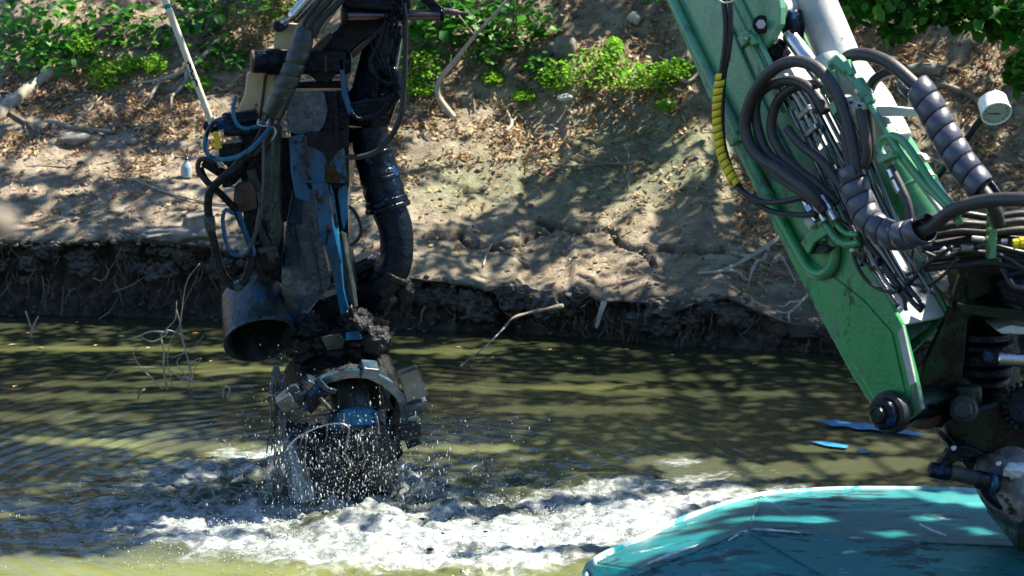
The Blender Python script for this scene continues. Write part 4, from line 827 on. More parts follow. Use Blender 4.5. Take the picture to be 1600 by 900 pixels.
# bright edge of the cheek plate put in as a pale strip
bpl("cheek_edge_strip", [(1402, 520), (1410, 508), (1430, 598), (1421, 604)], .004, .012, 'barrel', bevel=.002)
bpl("reinforcing_plate", [(1254, 400), (1300, 432), (1348, 470), (1392, 520), (1412, 612), (1392, 650), (1370, 632), (1330, 566)], .010, .012, 'green', bevel=.004)
# pivot pin with washer and hub
pv = B(1404, 641, .0); k = rod("pivot_boss", pv+SN*.02, pv+SN*.075, .082, M['rubber'], boom, 36); lathe("pivot_pin", pv+SN*.07, SN, [(0, .062), (.03, .06), (.036, .05), (.036, .036), (.05, .034), (.052, .026), (.045, .02), (.045, 0)], M['black'], boom, 30)
lathe("pin_ring", pv+SN*.118, SN, [(0, .026), (0, .034), (.007, .032), (.008, .028), (.002, .024)], M['green_dark'], k, 24)
# rails along the plate
rl = [B(1046, -10, .02), B(1130, 162, .02), B(1200, 305, .02), B(1250, 398, .02), B(1266, 422, .02), B(1284, 429, .02), B(1299, 418, .02), B(1304, 398, .02), B(1301, 378, .02), B(1292, 358, .03)]
rl = [rl[0]+BU*1.0]+rl
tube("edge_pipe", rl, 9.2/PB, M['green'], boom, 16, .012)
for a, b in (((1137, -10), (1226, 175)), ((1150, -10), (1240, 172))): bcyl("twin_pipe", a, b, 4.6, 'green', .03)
bhose("twin_pipe_shadowed", [(1130, 20), (1148, 60), (1205, 190), (1262, 300)], 3.4, 'green', .01)
for x, y in ((1168, 60), (1180, 62), (1150, 216)):
    c_ = B(x, y, .045); block("pipe_clamp", c_, BU*.022, SN*.022, BN*(.03 if x != 1180 else .012), M['green'], boom)
rod("clamp_bolt", B(1166, 60, .06), B(1166, 60, .085), .008, M['steel'], boom, 6)
bpl("pipe_clamp_tab", [(1150, 58), (1162, 50), (1170, 66), (1158, 78)], .05, .02, 'blue')
bcyl("clamp_bolt", (1160, 210), (1162, 218), 7, 'green', .06)
# lug with bolt at the top, ram clevis and the steel rod
lug = bpl("ram_lug", [(1150, -16), (1215, -16), (1219, 12), (1218, 38), (1206, 62), (1192, 78), (1184, 70), (1172, 46)], .02, .035, 'green', bevel=.006)
rod("lug_washer", B(1190, 38, .02), B(1190, 38, .035), .036, M['green_dark'], lug, 24); rod("lug_bolt", B(1189, 38, .035), B(1189, 38, .06), .02, M['barrel'], lug, 6)
bpl("ram_lug", [(1222, -16), (1250, -16), (1256, 12), (1254, 40), (1246, 56), (1238, 40), (1236, 10)], -.13, .035, 'green', bevel=.006)
rod("rod_eye", B(1210, 16, -.02), B(1232, 12, -.12), .056, M['barrel'], boom, 28)
bpl("clevis_block", [(1212, 20), (1234, 14), (1240, 40), (1238, 66), (1226, 66), (1218, 46)], -.04, .07, 'black', bevel=.01)
bcyl("ram_piston_rod", (1232, 52), (1284, 122), 13, 'steel', -.06)
V, F = blob_geo(B(1212, 82, -.06), .05, .05, .05, .4, 3, 3, 3); mesh_obj("greasy_knuckle", V, F, M['mud'], boom, smooth=True)
# the big rams lying along the boom
r1 = bcyl("ram_barrel", (1247, -60), (1322, 118), 34, 'barrel', -.20, seg=40)
lathe("ram_end_cap", B(1288, 100, -.09), -BU, [(-.02, .066), (0, .066), (.03, .058), (.05, .036), (.058, 0)], M['barrel'], boom, 28)
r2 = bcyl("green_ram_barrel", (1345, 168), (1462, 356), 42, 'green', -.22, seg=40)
dv = (B(1462, 356, -.22)-B(1345, 168, -.22)).normalized(); p_ = B(1345, 168, -.22)
for s, w, r in ((.0, .03, 46), (.16, .012, 43.5), (.40, .012, 43.5)): rod("ram_collar", p_+dv*s, p_+dv*(s+w), r/PB, M['green'], r2, 40)
bpl("ram_seat_plate", [(1292, 132), (1310, 96), (1350, 150), (1382, 212), (1372, 240), (1320, 178)], -.04, .16, 'barrel', bevel=.008)
bpl("ram_seat_web", [(1270, 110), (1300, 104), (1318, 170), (1312, 210), (1282, 150)], -.02, .12, 'green', bevel=.008)
bpl("white_bracket", [(1330, 166), (1390, 166), (1446, 172), (1446, 181), (1388, 182), (1332, 180)], -.02, .03, 'white', bevel=.003)
# clamp over the two big hoses
hc = bpl("hose_clamp", [(1304, 152), (1312, 149), (1350, 162), (1350, 172), (1308, 164)], .13, .05, 'barrel', bevel=.003)
for x, y in ((1316, 156), (1329, 160), (1342, 165)): rod("clamp_bolt", B(x, y, .13), B(x, y, .145), .006, M['black'], hc, 6)
bpl("clamp_stem", [(1292, 164), (1308, 154), (1316, 164), (1302, 182)], .11, .05, 'green')
# fittings and rigid green lines
f1 = bhose("green_pressure_line", [(1322, 112), (1344, 140), (1368, 176), (1398, 226), (1440, 282), (1486, 330), (1500, 350)], 6, 'green', .10)
for a, b, r in (((1306, 92), (1326, 112), 11), ((1322, 96), (1332, 118), 8), ((1338, 126), (1356, 152), 11), ((1354, 148), (1362, 162), 9), ((1298, 104), (1312, 90), 8)): bcyl("hex_fitting", a, b, r, 'green', .10, par=f1, seg=6)
f2 = bhose("green_return_line", [(1392, 258), (1382, 246), (1374, 232), (1378, 218), (1392, 212), (1410, 220), (1430, 246), (1456, 286), (1482, 316), (1500, 336)], 6.2, 'green', .10)
bpl("line_clamp", [(1368, 244), (1392, 236), (1396, 246), (1372, 256)], .15, .06, 'green', par=f2)
f3 = bhose("grey_flexible_hose", [(1386, 250), (1396, 270), (1408, 294), (1418, 318), (1422, 348), (1420, 368)], 6.6, 'rubber_dusty', .09)
for a, b, r, m in (((1383, 250), (1391, 264), 6.5, 'green'), ((1391, 264), (1397, 278), 8, 'steel'), ((1398, 280), (1408, 300), 7.6, 'steel')): bcyl("crimp_fitting", a, b, r, m, .09, par=f3, seg=12)
for x, y, r in ((1374, 182, 9), (1428, 238, 12), (1438, 264, 10), (1330, 128, 9)): bpl("bolted_tab", [(x, y), (x+r, y+3), (x+r*1.5, y+r), (x+r*.9, y+r*1.5), (x, y+r)], -.02, .03, 'barrel')
bhose("sunlit_edge_rail", [(1362, 176), (1400, 236), (1440, 290), (1476, 338)], 4, 'barrel', -.02)  # the rail's sunlit look is put into its pale colour
# three thick looping hoses
for px, r, o in (([(1290, 330, -.03), (1262, 300), (1222, 268), (1190, 248), (1172, 226), (1164, 196), (1172, 160), (1192, 124), (1220, 102), (1248, 96), (1276, 106), (1300, 132), (1314, 160), (1326, 200), (1334, 240), (1338, 270)], 9.6, .14),
                 ([(1300, 330, -.03), (1270, 296), (1228, 262), (1200, 240), (1186, 208), (1180, 172), (1186, 148), (1206, 132), (1236, 126), (1262, 136), (1280, 156), (1290, 176)], 8.2, .10),
                 ([(1310, 318, -.03), (1280, 290), (1244, 262), (1222, 240), (1206, 208), (1208, 178), (1220, 152), (1242, 136), (1268, 132), (1282, 130)], 8.0, .08),
                 ([(1230, 200), (1252, 226), (1284, 252), (1310, 286), (1332, 308)], 7.4, .10),
                 ([(1342, 130), (1352, 150), (1358, 190), (1360, 230), (1352, 262)], 7.6, .07),
                 ([(1190, 250), (1214, 276), (1250, 300), (1284, 322)], 6.4, .13)):
    bhose("loop_hose", px, r, 'rubber_dusty', o)
# the bundle of slim black lines with bright glints
for k in range(9):
    x0, y0 = 1208+13*k, 118+5*k; w = [(x0+random.uniform(-2, 2), y0), (x0+34+random.uniform(-4, 4), y0+62), (x0+74+random.uniform(-6, 6), y0+148), (x0+104+random.uniform(-5, 5), y0+224), (x0+150+random.uniform(-9, 9), y0+300), (x0+196-7*k, y0+362-9*k)]
    w = w[:5] if k % 2 else w
    bhose("slim_black_line", w, random.choice([3.2, 3.8, 4.4]), 'line', .035+.012*(k % 3), seg=10)
for x, y, a in ((1258, 176, 0), (1268, 205, 0), (1300, 268, 0), (1222, 128, 0)):
    block("line_clamp", B(x, y, .085), BU*.012, SN*.012, (BN+SN*.2)*.045, M['steel'], boom)
# yellow spiral-guarded twin hose
yp = [(1130, -12), (1134, 40), (1132, 80), (1127, 113)]; y2 = [(1127, 113), (1122, 150), (1121, 190), (1127, 238), (1140, 270), (1152, 292)]
yh = bhose("slim_control_hose", yp+y2[1:]+[(1170, 306), (1196, 316), (1230, 314), (1262, 306)], 4.6, 'rubber', .13)
bhose("slim_control_hose", [(1141, -12), (1142, 40), (1138, 84), (1131, 120), (1128, 190), (1134, 240), (1156, 292), (1182, 318), (1212, 332), (1250, 336), (1276, 334)], 4.6, 'rubber', .12)
pth = spline([B(x, y, .13) for x, y in y2], .01)
V, F = helix_geo(pth, 7.2/PB, .0035, .030, .88, 18); mesh_obj("yellow_spiral_guard", V, F, M['yellow'], yh, smooth=True)
hose_tie = bhose("tie_wire", [(1120, -4), (1130, 4), (1144, 2), (1150, -4)], 1.2, 'pole', .17, seg=6)
# spiral-wrapped main hoses (held by the hose bracket)
def wrapped(name, px, rpx, off, pitch, tail0, tail1, start=0):
    t = [B(q[0], q[1], off+(q[2] if len(q) > 2 else 0)) for q in px]
    core = tube(name, [B(*q[:2], off+(q[2] if len(q) > 2 else 0)) for q in tail0]+t+[B(*q[:2], off+(q[2] if len(q) > 2 else 0)) for q in tail1], tail_r/PB, M['rubber_dusty'], boom, 18, .014)
    p = spline(t, .01); V, F = helix_geo(p, rpx/PB, .004, pitch, .92, 26, start); o = mesh_obj("spiral_wrap", V, F, M['wrap'], core, smooth=True)
    o.data.set_sharp_from_angle(angle=radians(50)); m = o.modifiers.new("t", 'SOLIDIFY'); m.thickness = .003
    return core
tail_r = 10.
wrapped("main_pressure_hose", [(1418, 122), (1442, 148), (1470, 198), (1500, 250), (1524, 282), (1546, 312)], 19, .05, .066, [(1316, 96, -.02), (1332, 86), (1356, 86), (1388, 98)], [(1554, 326), (1560, 350, -.05)])
bhose("loop_hose", [(1358, 142), (1366, 126), (1384, 114), (1404, 112), (1424, 128)], 8, 'rubber', .0)
wrapped("main_return_hose", [(1330, 258), (1336, 290), (1346, 322), (1364, 350), (1394, 368), (1424, 366), (1458, 352)], 19, .13, .060, [(1322, 200), (1326, 232)], [(1486, 330), (1520, 318), (1560, 312), (1612, 312), (1660, 316)])
bhose("loop_hose", [(1344, 170), (1350, 200), (1354, 236), (1348, 262)], 8, 'rubber_dusty', .12)
# hydraulic couplings on the side plate with U-bends
for x, y, m in ((1254, 308, 'steel'), (1268, 308, 'steel'), (1284, 306, 'steel')):
    cp = bcyl("coupling", (x, y), (x+22, y+38), 6.2, m, .10, seg=14); bcyl("coupling_nut", (x+8, y+14), (x+14, y+24), 8.4, m, .10, par=cp, seg=6)
bcyl("coupling_plug", (1262, 342), (1272, 354), 8.5, 'barrel', .10, seg=6)
bpl("coupling_bracket", [(1250, 380), (1276, 352), (1292, 350), (1298, 362), (1272, 380), (1262, 398)], .09, .02, 'green')
bpl("bracket_foot", [(1250, 380), (1262, 398), (1288, 396), (1296, 388), (1272, 378)], .07, .07, 'green_dark')
bhose("bent_green_pipe", [(1288, 346), (1296, 360), (1310, 376), (1328, 382), (1344, 378)], 6.2, 'green', .08)
bhose("bent_green_pipe", [(1304, 344), (1312, 356), (1326, 366), (1342, 366)], 5.2, 'green', .07)
# drooping wires in front of the white plate
for px, r in (([(1332, 300), (1330, 350), (1332, 390), (1344, 424), (1366, 448), (1400, 456), (1420, 444), (1436, 424), (1444, 410)], 3.2),
              ([(1334, 392), (1350, 410), (1380, 424), (1404, 432), (1424, 444), (1448, 446), (1474, 430), (1496, 404)], 2.8),
              ([(1340, 340), (1352, 372), (1380, 410), (1400, 440), (1424, 470), (1440, 486)], 4.4), ([(1356, 352), (1384, 396), (1410, 436), (1438, 472)], 3.6),
              ([(1416, 430), (1440, 418), (1466, 400), (1488, 386)], 3), ([(1318, 330), (1338, 368), (1350, 396), (1346, 416)], 3.2), ([(1428, 388), (1424, 410), (1430, 432)], 2.4),
              ([(1366, 392), (1388, 430), (1410, 462), (1416, 486)], 3.2), ([(1300, 336), (1322, 352), (1344, 372), (1368, 398)], 4)):
    bhose("drooping_wire", px, r, 'rubber', .06, seg=8)
for x, y, r, m in ((1332, 390, 5, 'white'), (1418, 440, 6, 'rubber'), (1374, 410, 6, 'black'), (1440, 478, 6, 'black'), (1404, 452, 6, 'mud')):
    V, F = blob_geo(B(x, y, .07), r/PB, r/PB, r/PB, .3, 2, 2, x); mesh_obj("wire_joint", V, F, M[m], boom, smooth=True)
# the stick that links the boom tip to the dredging arm, above the frame
tip = near[0].lerp(near[-1], .5)-SN*.15
stk = P(652, -110, 9.95); dS = (tip+BU*.2-stk); uS, vS, _ = frame(dS); block("stick_beam", stk+dS*.5, uS*.11, vS*.15, dS*.52, M['green'], boom, .01)
rod("tip_pin", tip-SN*.25, tip+SN*.25, .07, M['black'], boom, 24)

# ---------------------------------------------------------------- the swing post that carries the boom
post = empty("swing_post", P(1530, 690, 7.25), "grimy dark green swing post with stacked rings holding the boom's pivot pin", "swing post")
def ppl(name, px, Y, th, m, par=post, bevel=.005, **k): return plate(name, px, Y, th, M[m], par, bevel, **k)
def pcyl(name, a, b, rpx, m, Y=7.2, Y2=None, par=post, seg=20, **k): return rod(name, P(*a, Y), P(*b, Y if Y2 is None else Y2), rpx/PXM(Y), M[m], par, seg, **k)
def phose(name, px, rpx, m, Y=7.05, seg=10, par=post, **k): return tube(name, [P(q[0], q[1], Y+(q[2] if len(q) > 2 else 0)) for q in px], rpx/PXM(Y), M[m], par, seg, .014, **k)
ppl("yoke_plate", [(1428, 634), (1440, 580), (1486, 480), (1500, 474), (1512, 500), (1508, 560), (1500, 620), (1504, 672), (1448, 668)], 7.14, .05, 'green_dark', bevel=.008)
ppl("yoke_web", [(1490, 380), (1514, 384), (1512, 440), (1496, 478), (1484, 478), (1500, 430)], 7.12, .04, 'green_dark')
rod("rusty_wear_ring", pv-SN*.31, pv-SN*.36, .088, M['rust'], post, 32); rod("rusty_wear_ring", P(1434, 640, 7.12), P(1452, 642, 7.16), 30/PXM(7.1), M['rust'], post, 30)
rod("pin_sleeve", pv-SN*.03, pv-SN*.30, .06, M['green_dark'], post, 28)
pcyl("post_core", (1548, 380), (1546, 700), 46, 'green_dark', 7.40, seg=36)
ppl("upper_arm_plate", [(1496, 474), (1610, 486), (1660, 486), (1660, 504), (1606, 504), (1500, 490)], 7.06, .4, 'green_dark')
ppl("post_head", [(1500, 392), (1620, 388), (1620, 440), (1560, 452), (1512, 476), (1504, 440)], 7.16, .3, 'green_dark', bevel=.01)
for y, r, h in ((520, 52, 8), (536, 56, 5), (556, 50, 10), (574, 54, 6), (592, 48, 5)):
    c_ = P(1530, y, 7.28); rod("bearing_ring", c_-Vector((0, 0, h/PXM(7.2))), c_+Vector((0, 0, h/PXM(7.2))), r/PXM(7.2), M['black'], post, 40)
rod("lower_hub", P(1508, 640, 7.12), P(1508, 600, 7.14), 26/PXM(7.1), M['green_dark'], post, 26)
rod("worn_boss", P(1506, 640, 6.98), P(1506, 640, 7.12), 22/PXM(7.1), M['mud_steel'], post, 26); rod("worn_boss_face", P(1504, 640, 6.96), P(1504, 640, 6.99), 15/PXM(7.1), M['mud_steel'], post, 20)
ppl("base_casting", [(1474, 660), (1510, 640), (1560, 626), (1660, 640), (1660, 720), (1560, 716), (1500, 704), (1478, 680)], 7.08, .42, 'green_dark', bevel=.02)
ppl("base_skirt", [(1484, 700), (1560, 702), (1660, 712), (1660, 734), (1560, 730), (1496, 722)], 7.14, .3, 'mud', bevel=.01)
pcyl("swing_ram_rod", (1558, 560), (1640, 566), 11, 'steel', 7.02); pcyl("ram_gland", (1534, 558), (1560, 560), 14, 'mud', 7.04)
ppl("dark_gap_plate", [(1558, 500), (1660, 500), (1660, 545), (1556, 548)], 7.4, .05, 'mud'); ppl("lit_ledge", [(1556, 516), (1580, 508), (1640, 518), (1640, 524), (1566, 522)], 7.10, .18, 'plate_white')  # dark sheet fills the shaded gap; the ledge's sunlight is in its colour
gear = rod("chain_sprocket", P(1604, 634, 7.02), P(1604, 634, 7.08), 34/PXM(7.0), M['mud'], post, 40)
for k in range(22):
    a_ = 2*pi*k/22; c_ = P(1604, 634, 7.04)+Vector((cos(a_), 0, sin(a_)))*(36/PXM(7.04)); block("sprocket_tooth", c_, Vector((cos(a_), 0, sin(a_)))*.010, Vector((-sin(a_), 0, cos(a_)))*.007, Vector((0, .012, 0)), M['black'], gear, .002)
# lower pin arm and the fat speckled outlet elbow
pcyl("latch_tube", (1452, 733), (1484, 740), 13, 'black', 7.0); pcyl("latch_tube_middle", (1484, 738), (1546, 752), 12.5, 'mud_steel', 7.0, 6.98); pcyl("latch_tube_end", (1524, 748), (1562, 757), 15, 'mud', 6.99); pcyl("latch_band", (1546, 754), (1556, 756), 15.6, 'blue', 6.985)
ppl("latch_link", [(1466, 726), (1480, 706), (1500, 696), (1524, 700), (1540, 712), (1520, 716), (1496, 720), (1478, 738)], 7.0, .05, 'black', bevel=.006)
M['speckled'] = mat("mud_speckled_pipe", [(.02, .02, .018), (.08, .075, .065), (.22, .2, .18)], 9, .35, 0, .5, 40, rough2=.6, contrast=.12, spots=[((.01, .01, .01), 12, .55, .3)])
ol = [P(1600, 690, 7.2), P(1572, 716, 7.15), P(1562, 748, 7.1), P(1586, 782, 7.08), P(1640, 810, 7.1)]
ob = tube("outlet_elbow", ol, 40/PXM(7.15), M['speckled'], post, 30, .02); phose("elbow_underside_guard", [(1534, 752), (1548, 776), (1576, 796), (1630, 822)], 9, 'black', 7.02, par=post)
ppl("outlet_bracket", [(1500, 716), (1600, 716), (1600, 760), (1560, 742), (1530, 760)], 7.34, .08, 'mud')
for x, y in ((1490, 700), (1560, 724), (1594, 736)): rod("bolt_head", P(x, y, 7.0), P(x, y, 6.97), 5/PXM(7), M['steel'], post, 6)
V, F = blob_geo(P(1588, 736, 6.98), .05, .03, .03, .5, 3, 3, 7); mesh_obj("pale_clay_smear", V, F, M['plate_white'], post, smooth=True)
# hose bracket and the sheaf of hoses at the top
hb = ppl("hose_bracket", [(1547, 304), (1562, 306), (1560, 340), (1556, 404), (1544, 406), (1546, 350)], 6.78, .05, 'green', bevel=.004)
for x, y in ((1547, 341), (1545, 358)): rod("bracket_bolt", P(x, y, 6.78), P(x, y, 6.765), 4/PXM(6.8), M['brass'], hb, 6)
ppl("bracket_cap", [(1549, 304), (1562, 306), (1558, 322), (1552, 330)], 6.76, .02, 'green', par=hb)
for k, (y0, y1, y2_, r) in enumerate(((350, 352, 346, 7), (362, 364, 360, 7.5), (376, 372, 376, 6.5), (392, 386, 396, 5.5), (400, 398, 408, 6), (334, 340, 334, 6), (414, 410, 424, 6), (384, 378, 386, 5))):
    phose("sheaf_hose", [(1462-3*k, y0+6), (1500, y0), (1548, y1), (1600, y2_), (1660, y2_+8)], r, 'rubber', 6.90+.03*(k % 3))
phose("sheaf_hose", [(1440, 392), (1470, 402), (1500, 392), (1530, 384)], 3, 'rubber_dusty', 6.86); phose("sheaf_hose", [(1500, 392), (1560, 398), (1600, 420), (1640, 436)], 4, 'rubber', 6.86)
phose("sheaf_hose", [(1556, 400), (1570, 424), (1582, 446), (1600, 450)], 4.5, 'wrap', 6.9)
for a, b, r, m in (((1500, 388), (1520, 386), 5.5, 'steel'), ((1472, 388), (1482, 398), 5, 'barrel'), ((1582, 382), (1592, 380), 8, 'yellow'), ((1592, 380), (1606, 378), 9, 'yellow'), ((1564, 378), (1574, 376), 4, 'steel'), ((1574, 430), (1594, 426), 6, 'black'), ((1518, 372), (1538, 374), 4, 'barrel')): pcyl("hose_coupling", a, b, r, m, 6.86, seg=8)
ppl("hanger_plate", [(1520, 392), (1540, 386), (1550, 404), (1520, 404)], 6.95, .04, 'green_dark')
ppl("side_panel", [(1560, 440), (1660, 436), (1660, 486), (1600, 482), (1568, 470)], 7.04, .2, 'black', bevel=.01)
# pressure gauge on its stem
gs = phose("gauge_stem", [(1464, 276), (1480, 256), (1508, 220), (1528, 192), (1536, 184)], 5.2, 'green_dark', 7.3, 12)
phose("gauge_stem_root", [(1500, 352), (1480, 330), (1466, 300), (1462, 276)], 5, 'green_dark', 7.3)
g0 = P(1553, 166, 7.28); gd = Vector((.05, -.80, -.60)).normalized()
ga = lathe("pressure_gauge", g0-gd*.03, gd, [(0, .050), (.004, .056), (.06, .056), (.064, .059), (.074, .059), (.076, .055), (.070, .052)], M['white'], post, 36)
lathe("gauge_face", g0+gd*.036, gd, [(0, .0525), (.004, .052), (.0045, 0)], M['dial'], ga, 36)
gu, gv, _ = frame(gd); c_ = g0+gd*.042
block("gauge_needle", c_+gu*.010, gu*.026, gv*.0018, gd*.0008, M['rubber'], ga, 0)
for k in range(11):
    a_ = radians(-130+26*k+90); r_ = gu*cos(a_)+gv*sin(a_); block("gauge_mark", c_+r_*.043, r_*.004, r_.cross(gd)*.0012, gd*.0006, M['rubber'], ga, 0)
rod("needle_hub", c_, c_+gd*.003, .004, M['rubber'], ga, 12); rod("gauge_plug", g0-gd*.0+Vector((0, 0, .052)), g0+Vector((0, 0, .062)), .006, M['steel'], ga, 8)

# ---------------------------------------------------------------- the teal pontoon
pt = empty("pontoon", P(1350, 840, 7.8).xyz*Vector((1, 1, 0)), "dented teal steel pontoon hull with scraped, sunlit white edges at the lower right corner", "pontoon")
ZT = .40
def dk(px, py, z=ZT): d = ray(px, py); return CAM+d*((z-CAM_H)/d.z)
rim_px = [(925, 905), (922, 893), (932, 878), (960, 862), (1010, 840), (1062, 815), (1110, 797), (1160, 781), (1200, 773), (1260, 768), (1330, 765), (1420, 765), (1490, 766), (1545, 772), (1600, 786), (1680, 808), (1780, 840)]
rim = spline([dk(x, y, ZT+(-.10 if x < 930 else -.05 if x < 1000 else 0)) for x, y in rim_px], .03)
cen = dk(1400, 1000); cen.z = ZT

fp = dict(r0=(925, 905, .30), r1=(930, 879, .34), r2=(1010, 840, .39), r3=(1110, 797, .40), r4=(1190, 774, .40), r5=(1300, 765, .40), r6=(1490, 766, .40), r7=(1600, 786, .40), r8=(1780, 840, .40),
          A=(1168, 830, .50), B=(1275, 836, .49), C=(1010, 892, .41), D=(1296, 905, .44), E=(1430, 848, .50), F=(1625, 856, .46), G=(1100, 960, .38), H=(1450, 990, .40), I=(1800, 1000, .38))
fk = list(fp); FV = [dk(*fp[k_]) for k_ in fk]; R_ = len(rim)
tri = "r0 C r1,r1 C r2,r2 C A,r2 A r3,r3 A r4,r4 A B,r4 B r5,r5 B E,r5 E r6,r6 E r7,r7 E F,r7 F r8,A D B,A G D,A C G,B D E,E H F,D H E,C r0 G,D G H,F I r8,F H I".split(",")
FF = [tuple(fk.index(q) for q in t.split()) for t in tri]
bm = bmesh.new(); vs = [bm.verts.new(v) for v in FV]
for f in FF: bm.faces.new([vs[q] for q in f])
bmesh.ops.recalc_face_normals(bm, faces=bm.faces)
if sum(f.normal.z for f in bm.faces) < 0: bmesh.ops.reverse_faces(bm, faces=bm.faces)
bmesh.ops.bevel(bm, geom=[e_ for e_ in bm.edges if not e_.is_boundary], offset=.012, segments=2, affect='EDGES')
V = [v.co.copy() for v in bm.verts]; bm.verts.index_update(); F = [tuple(v.index for v in f.verts) for f in bm.faces]; bm.free()
V = [v+Vector((0, 0, .004*float(fbm(np.array(v.x*5), np.array(v.y*5), 3, 2)))) for v in V]
mesh_obj("deck_plating", V, F, M['teal'], pt)
for a_, b_ in (("C", "A"), ("A", "B"), ("A", "D"), ("E", "F"), ("r4", "A")):
    p, q = FV[fk.index(a_)], FV[fk.index(b_)]; tube("weld_seam", [p.lerp(q, t)+Vector((0, 0, .002+.003*sin(t*40))) for t in np.linspace(.04, .96, 12)], lambda t: .004+.002*sin(t*31), M['teal'], pt, 6, .03)  # seams added along the creases to catch bright streaks
for px, w in ((((1012, 884), (1052, 868), (1092, 855)), .010), (((1138, 848), (1165, 834), (1200, 832), (1262, 838)), .010), (((1436, 822), (1456, 832), (1478, 840)), .012)):  # glare streaks and scrapes along the creases put in as pale strips
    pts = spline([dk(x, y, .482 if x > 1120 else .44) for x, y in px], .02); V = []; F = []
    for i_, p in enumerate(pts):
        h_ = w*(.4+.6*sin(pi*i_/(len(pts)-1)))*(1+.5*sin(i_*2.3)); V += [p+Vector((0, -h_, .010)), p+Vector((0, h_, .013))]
    F = [(2*i_, 2*i_+2, 2*i_+3, 2*i_+1) for i_ in range(len(pts)-1)]; o = mesh_obj("glare_scrape", V, F, M['plate_white'], pt); m_ = o.modifiers.new("t", 'SOLIDIFY'); m_.thickness = .003
V = []; F = []
prof = [(0, .004), (.018, .012), (.036, .004), (.048, -.02), (.052, -.06), (.06, -.30), (.05, -.75)]
for (w, dz) in prof:
    for p in rim: V.append(p+((p-cen)*Vector((1, 1, 0))).normalized()*w+Vector((0, 0, dz-.046*(w < .01))))
for i in range(len(prof)-1):
    for j in range(R_-1): a_ = i*R_+j; F.append((a_, a_+1, a_+R_+1, a_+R_)[::-1])
M['gunwale'] = mat("sunlit_scraped_gunwale", [(.06, .22, .23), (.30, .42, .42), (.55, .6, .6)], 3, .35, 0, .1, 40, spots=[((.01, .2, .24), 3.4, .54, .3), ((.05, .05, .05), 20, .7, .6)])  # pale rim carries its sunlit edge in the colour, besides scrapes
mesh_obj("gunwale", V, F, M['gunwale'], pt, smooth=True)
ppl("post_footing", [(1590, 770), (1720, 800), (1720, 900), (1590, 860)], 7.2, .5, 'green_dark', par=post)
# ---------------------------------------------------------------- branches, roots, litter, plants
def wander(a, b, n=5, amp=.12):
    a, b = Vector(a), Vector(b); L = (b-a).length; return [a]+[a.lerp(b, (i+1)/n)+Vector([random.uniform(-1, 1)*amp*L/n*2 for _ in range(3)]) for i in range(n-1)]+[b]
def gbranch(px, r0, r1, m, label, cat="branch", name="fallen_branch", group=None, lift=.02, twigs=(), zoff=None, water=False):
    """a branch lying on the ground along photo points; twigs: side shoots [(index, px, py, lift)]"""
    pts = []
    for k, q in enumerate(px):
        p = ground(q[0], q[1], 0) if not water else wpt(q[0], q[1]); pts.append(p+Vector((0, 0, lift+(q[2] if len(q) > 2 else 0))))
    e = empty(name, pts[0], label, cat, group)
    def rr(q, s=random.random()*9): return (r0+(r1-r0)*q)*(1+.12*sin(q*23+s))
    tube("stem", pts, rr, M[m], e, 9, .03)
    for i, x, y, l in twigs:
        t = (ground(x, y) if not water else wpt(x, y))+Vector((0, 0, l)); tube("twig", wander(pts[i], t, 4, .1), lambda q: r1*.8*(1-.7*q)+.0015, M[m], e, 6, .03)
    return e
# standing S-curved sapling in the centre
s0 = ground(712, 188); e = empty("bent_sapling", s0, "pale bent sapling curving up between the dredging arm and the bright weeds", "sapling")
spx = [(712, 188, 0), (694, 165, .05), (684, 148, .1), (685, 130, .15), (696, 112, .15), (712, 94, .12), (727, 74, .1), (742, 56, .05), (775, 20, 0), (810, -20, 0)]
pts = [P(x, y, s0.y+d) for x, y, d in spx]; tube("stem", pts, lambda q: .030*(1-.72*q)*(1+.08*sin(q*20)), M['bark_pale'], e, 12, .03)
for i, tgt in ((7, (744, 30)), (7, (700, 0)), (8, (800, -10)), (3, (672, 128))): tube("twig", wander(pts[i], P(*tgt, s0.y+.1), 4, .08), .005, M['bark_pale'], e, 6, .04)
gbranch([(-20, 198), (10, 176), (30, 160), (56, 140), (82, 118)], .075, .05, 'bark_pale', "thick sunlit dead log slanting at the left edge below the ivy", "log", "dead_log", lift=.04)
gbranch([(0, 158), (14, 178), (40, 196), (70, 212), (120, 208)], .022, .008, 'bark', "crooked grey branch lying under the sunlit log at the left edge", twigs=[(1, 60, 168, .1), (2, 64, 240, .0), (0, 10, 120, .2)])
gbranch([(78, 196), (110, 204), (140, 207), (180, 212)], .026, .02, 'bark', "dark straight log section left of the cream pole's foot", "log", "dead_log", lift=.02)
gbranch([(205, 140), (250, 134), (292, 120), (320, 98), (345, 70)], .012, .03, 'bark_pale', "long thin branch leaning up behind the cream pole", twigs=[(2, 268, 176, .02), (1, 228, 170, .02), (2, 300, 150, .02)], lift=.04)
gbranch([(60, 196), (62, 215), (59, 234), (60, 248)], .006, .004, 'bark_pale', "short curled white twig on the sandy ground at the left", "twig", "pale_twig")
gbranch([(132, 190), (148, 172), (160, 158)], .008, .004, 'bark_pale', "short straight twig standing out above the dark log at the left", "twig", "pale_twig", lift=.04)
gbranch([(214, 218), (220, 204), (222, 190)], .006, .003, 'bark_pale', "thin pale twig beside the pebbles left of the cream pole", "twig", "pale_twig", lift=.03)
gbranch([(200, 282), (240, 298), (282, 312), (330, 322), (352, 324)], .005, .010, 'bark_pale', "long slender twig running to the hanging hoses at the left", "twig", "pale_twig", lift=.02)
gbranch([(0, 268), (60, 262), (120, 262), (180, 252), (250, 232)], .012, .004, 'bark', "flat weathered stick across the sunny ground at the left", "stick", "flat_stick", lift=.0)
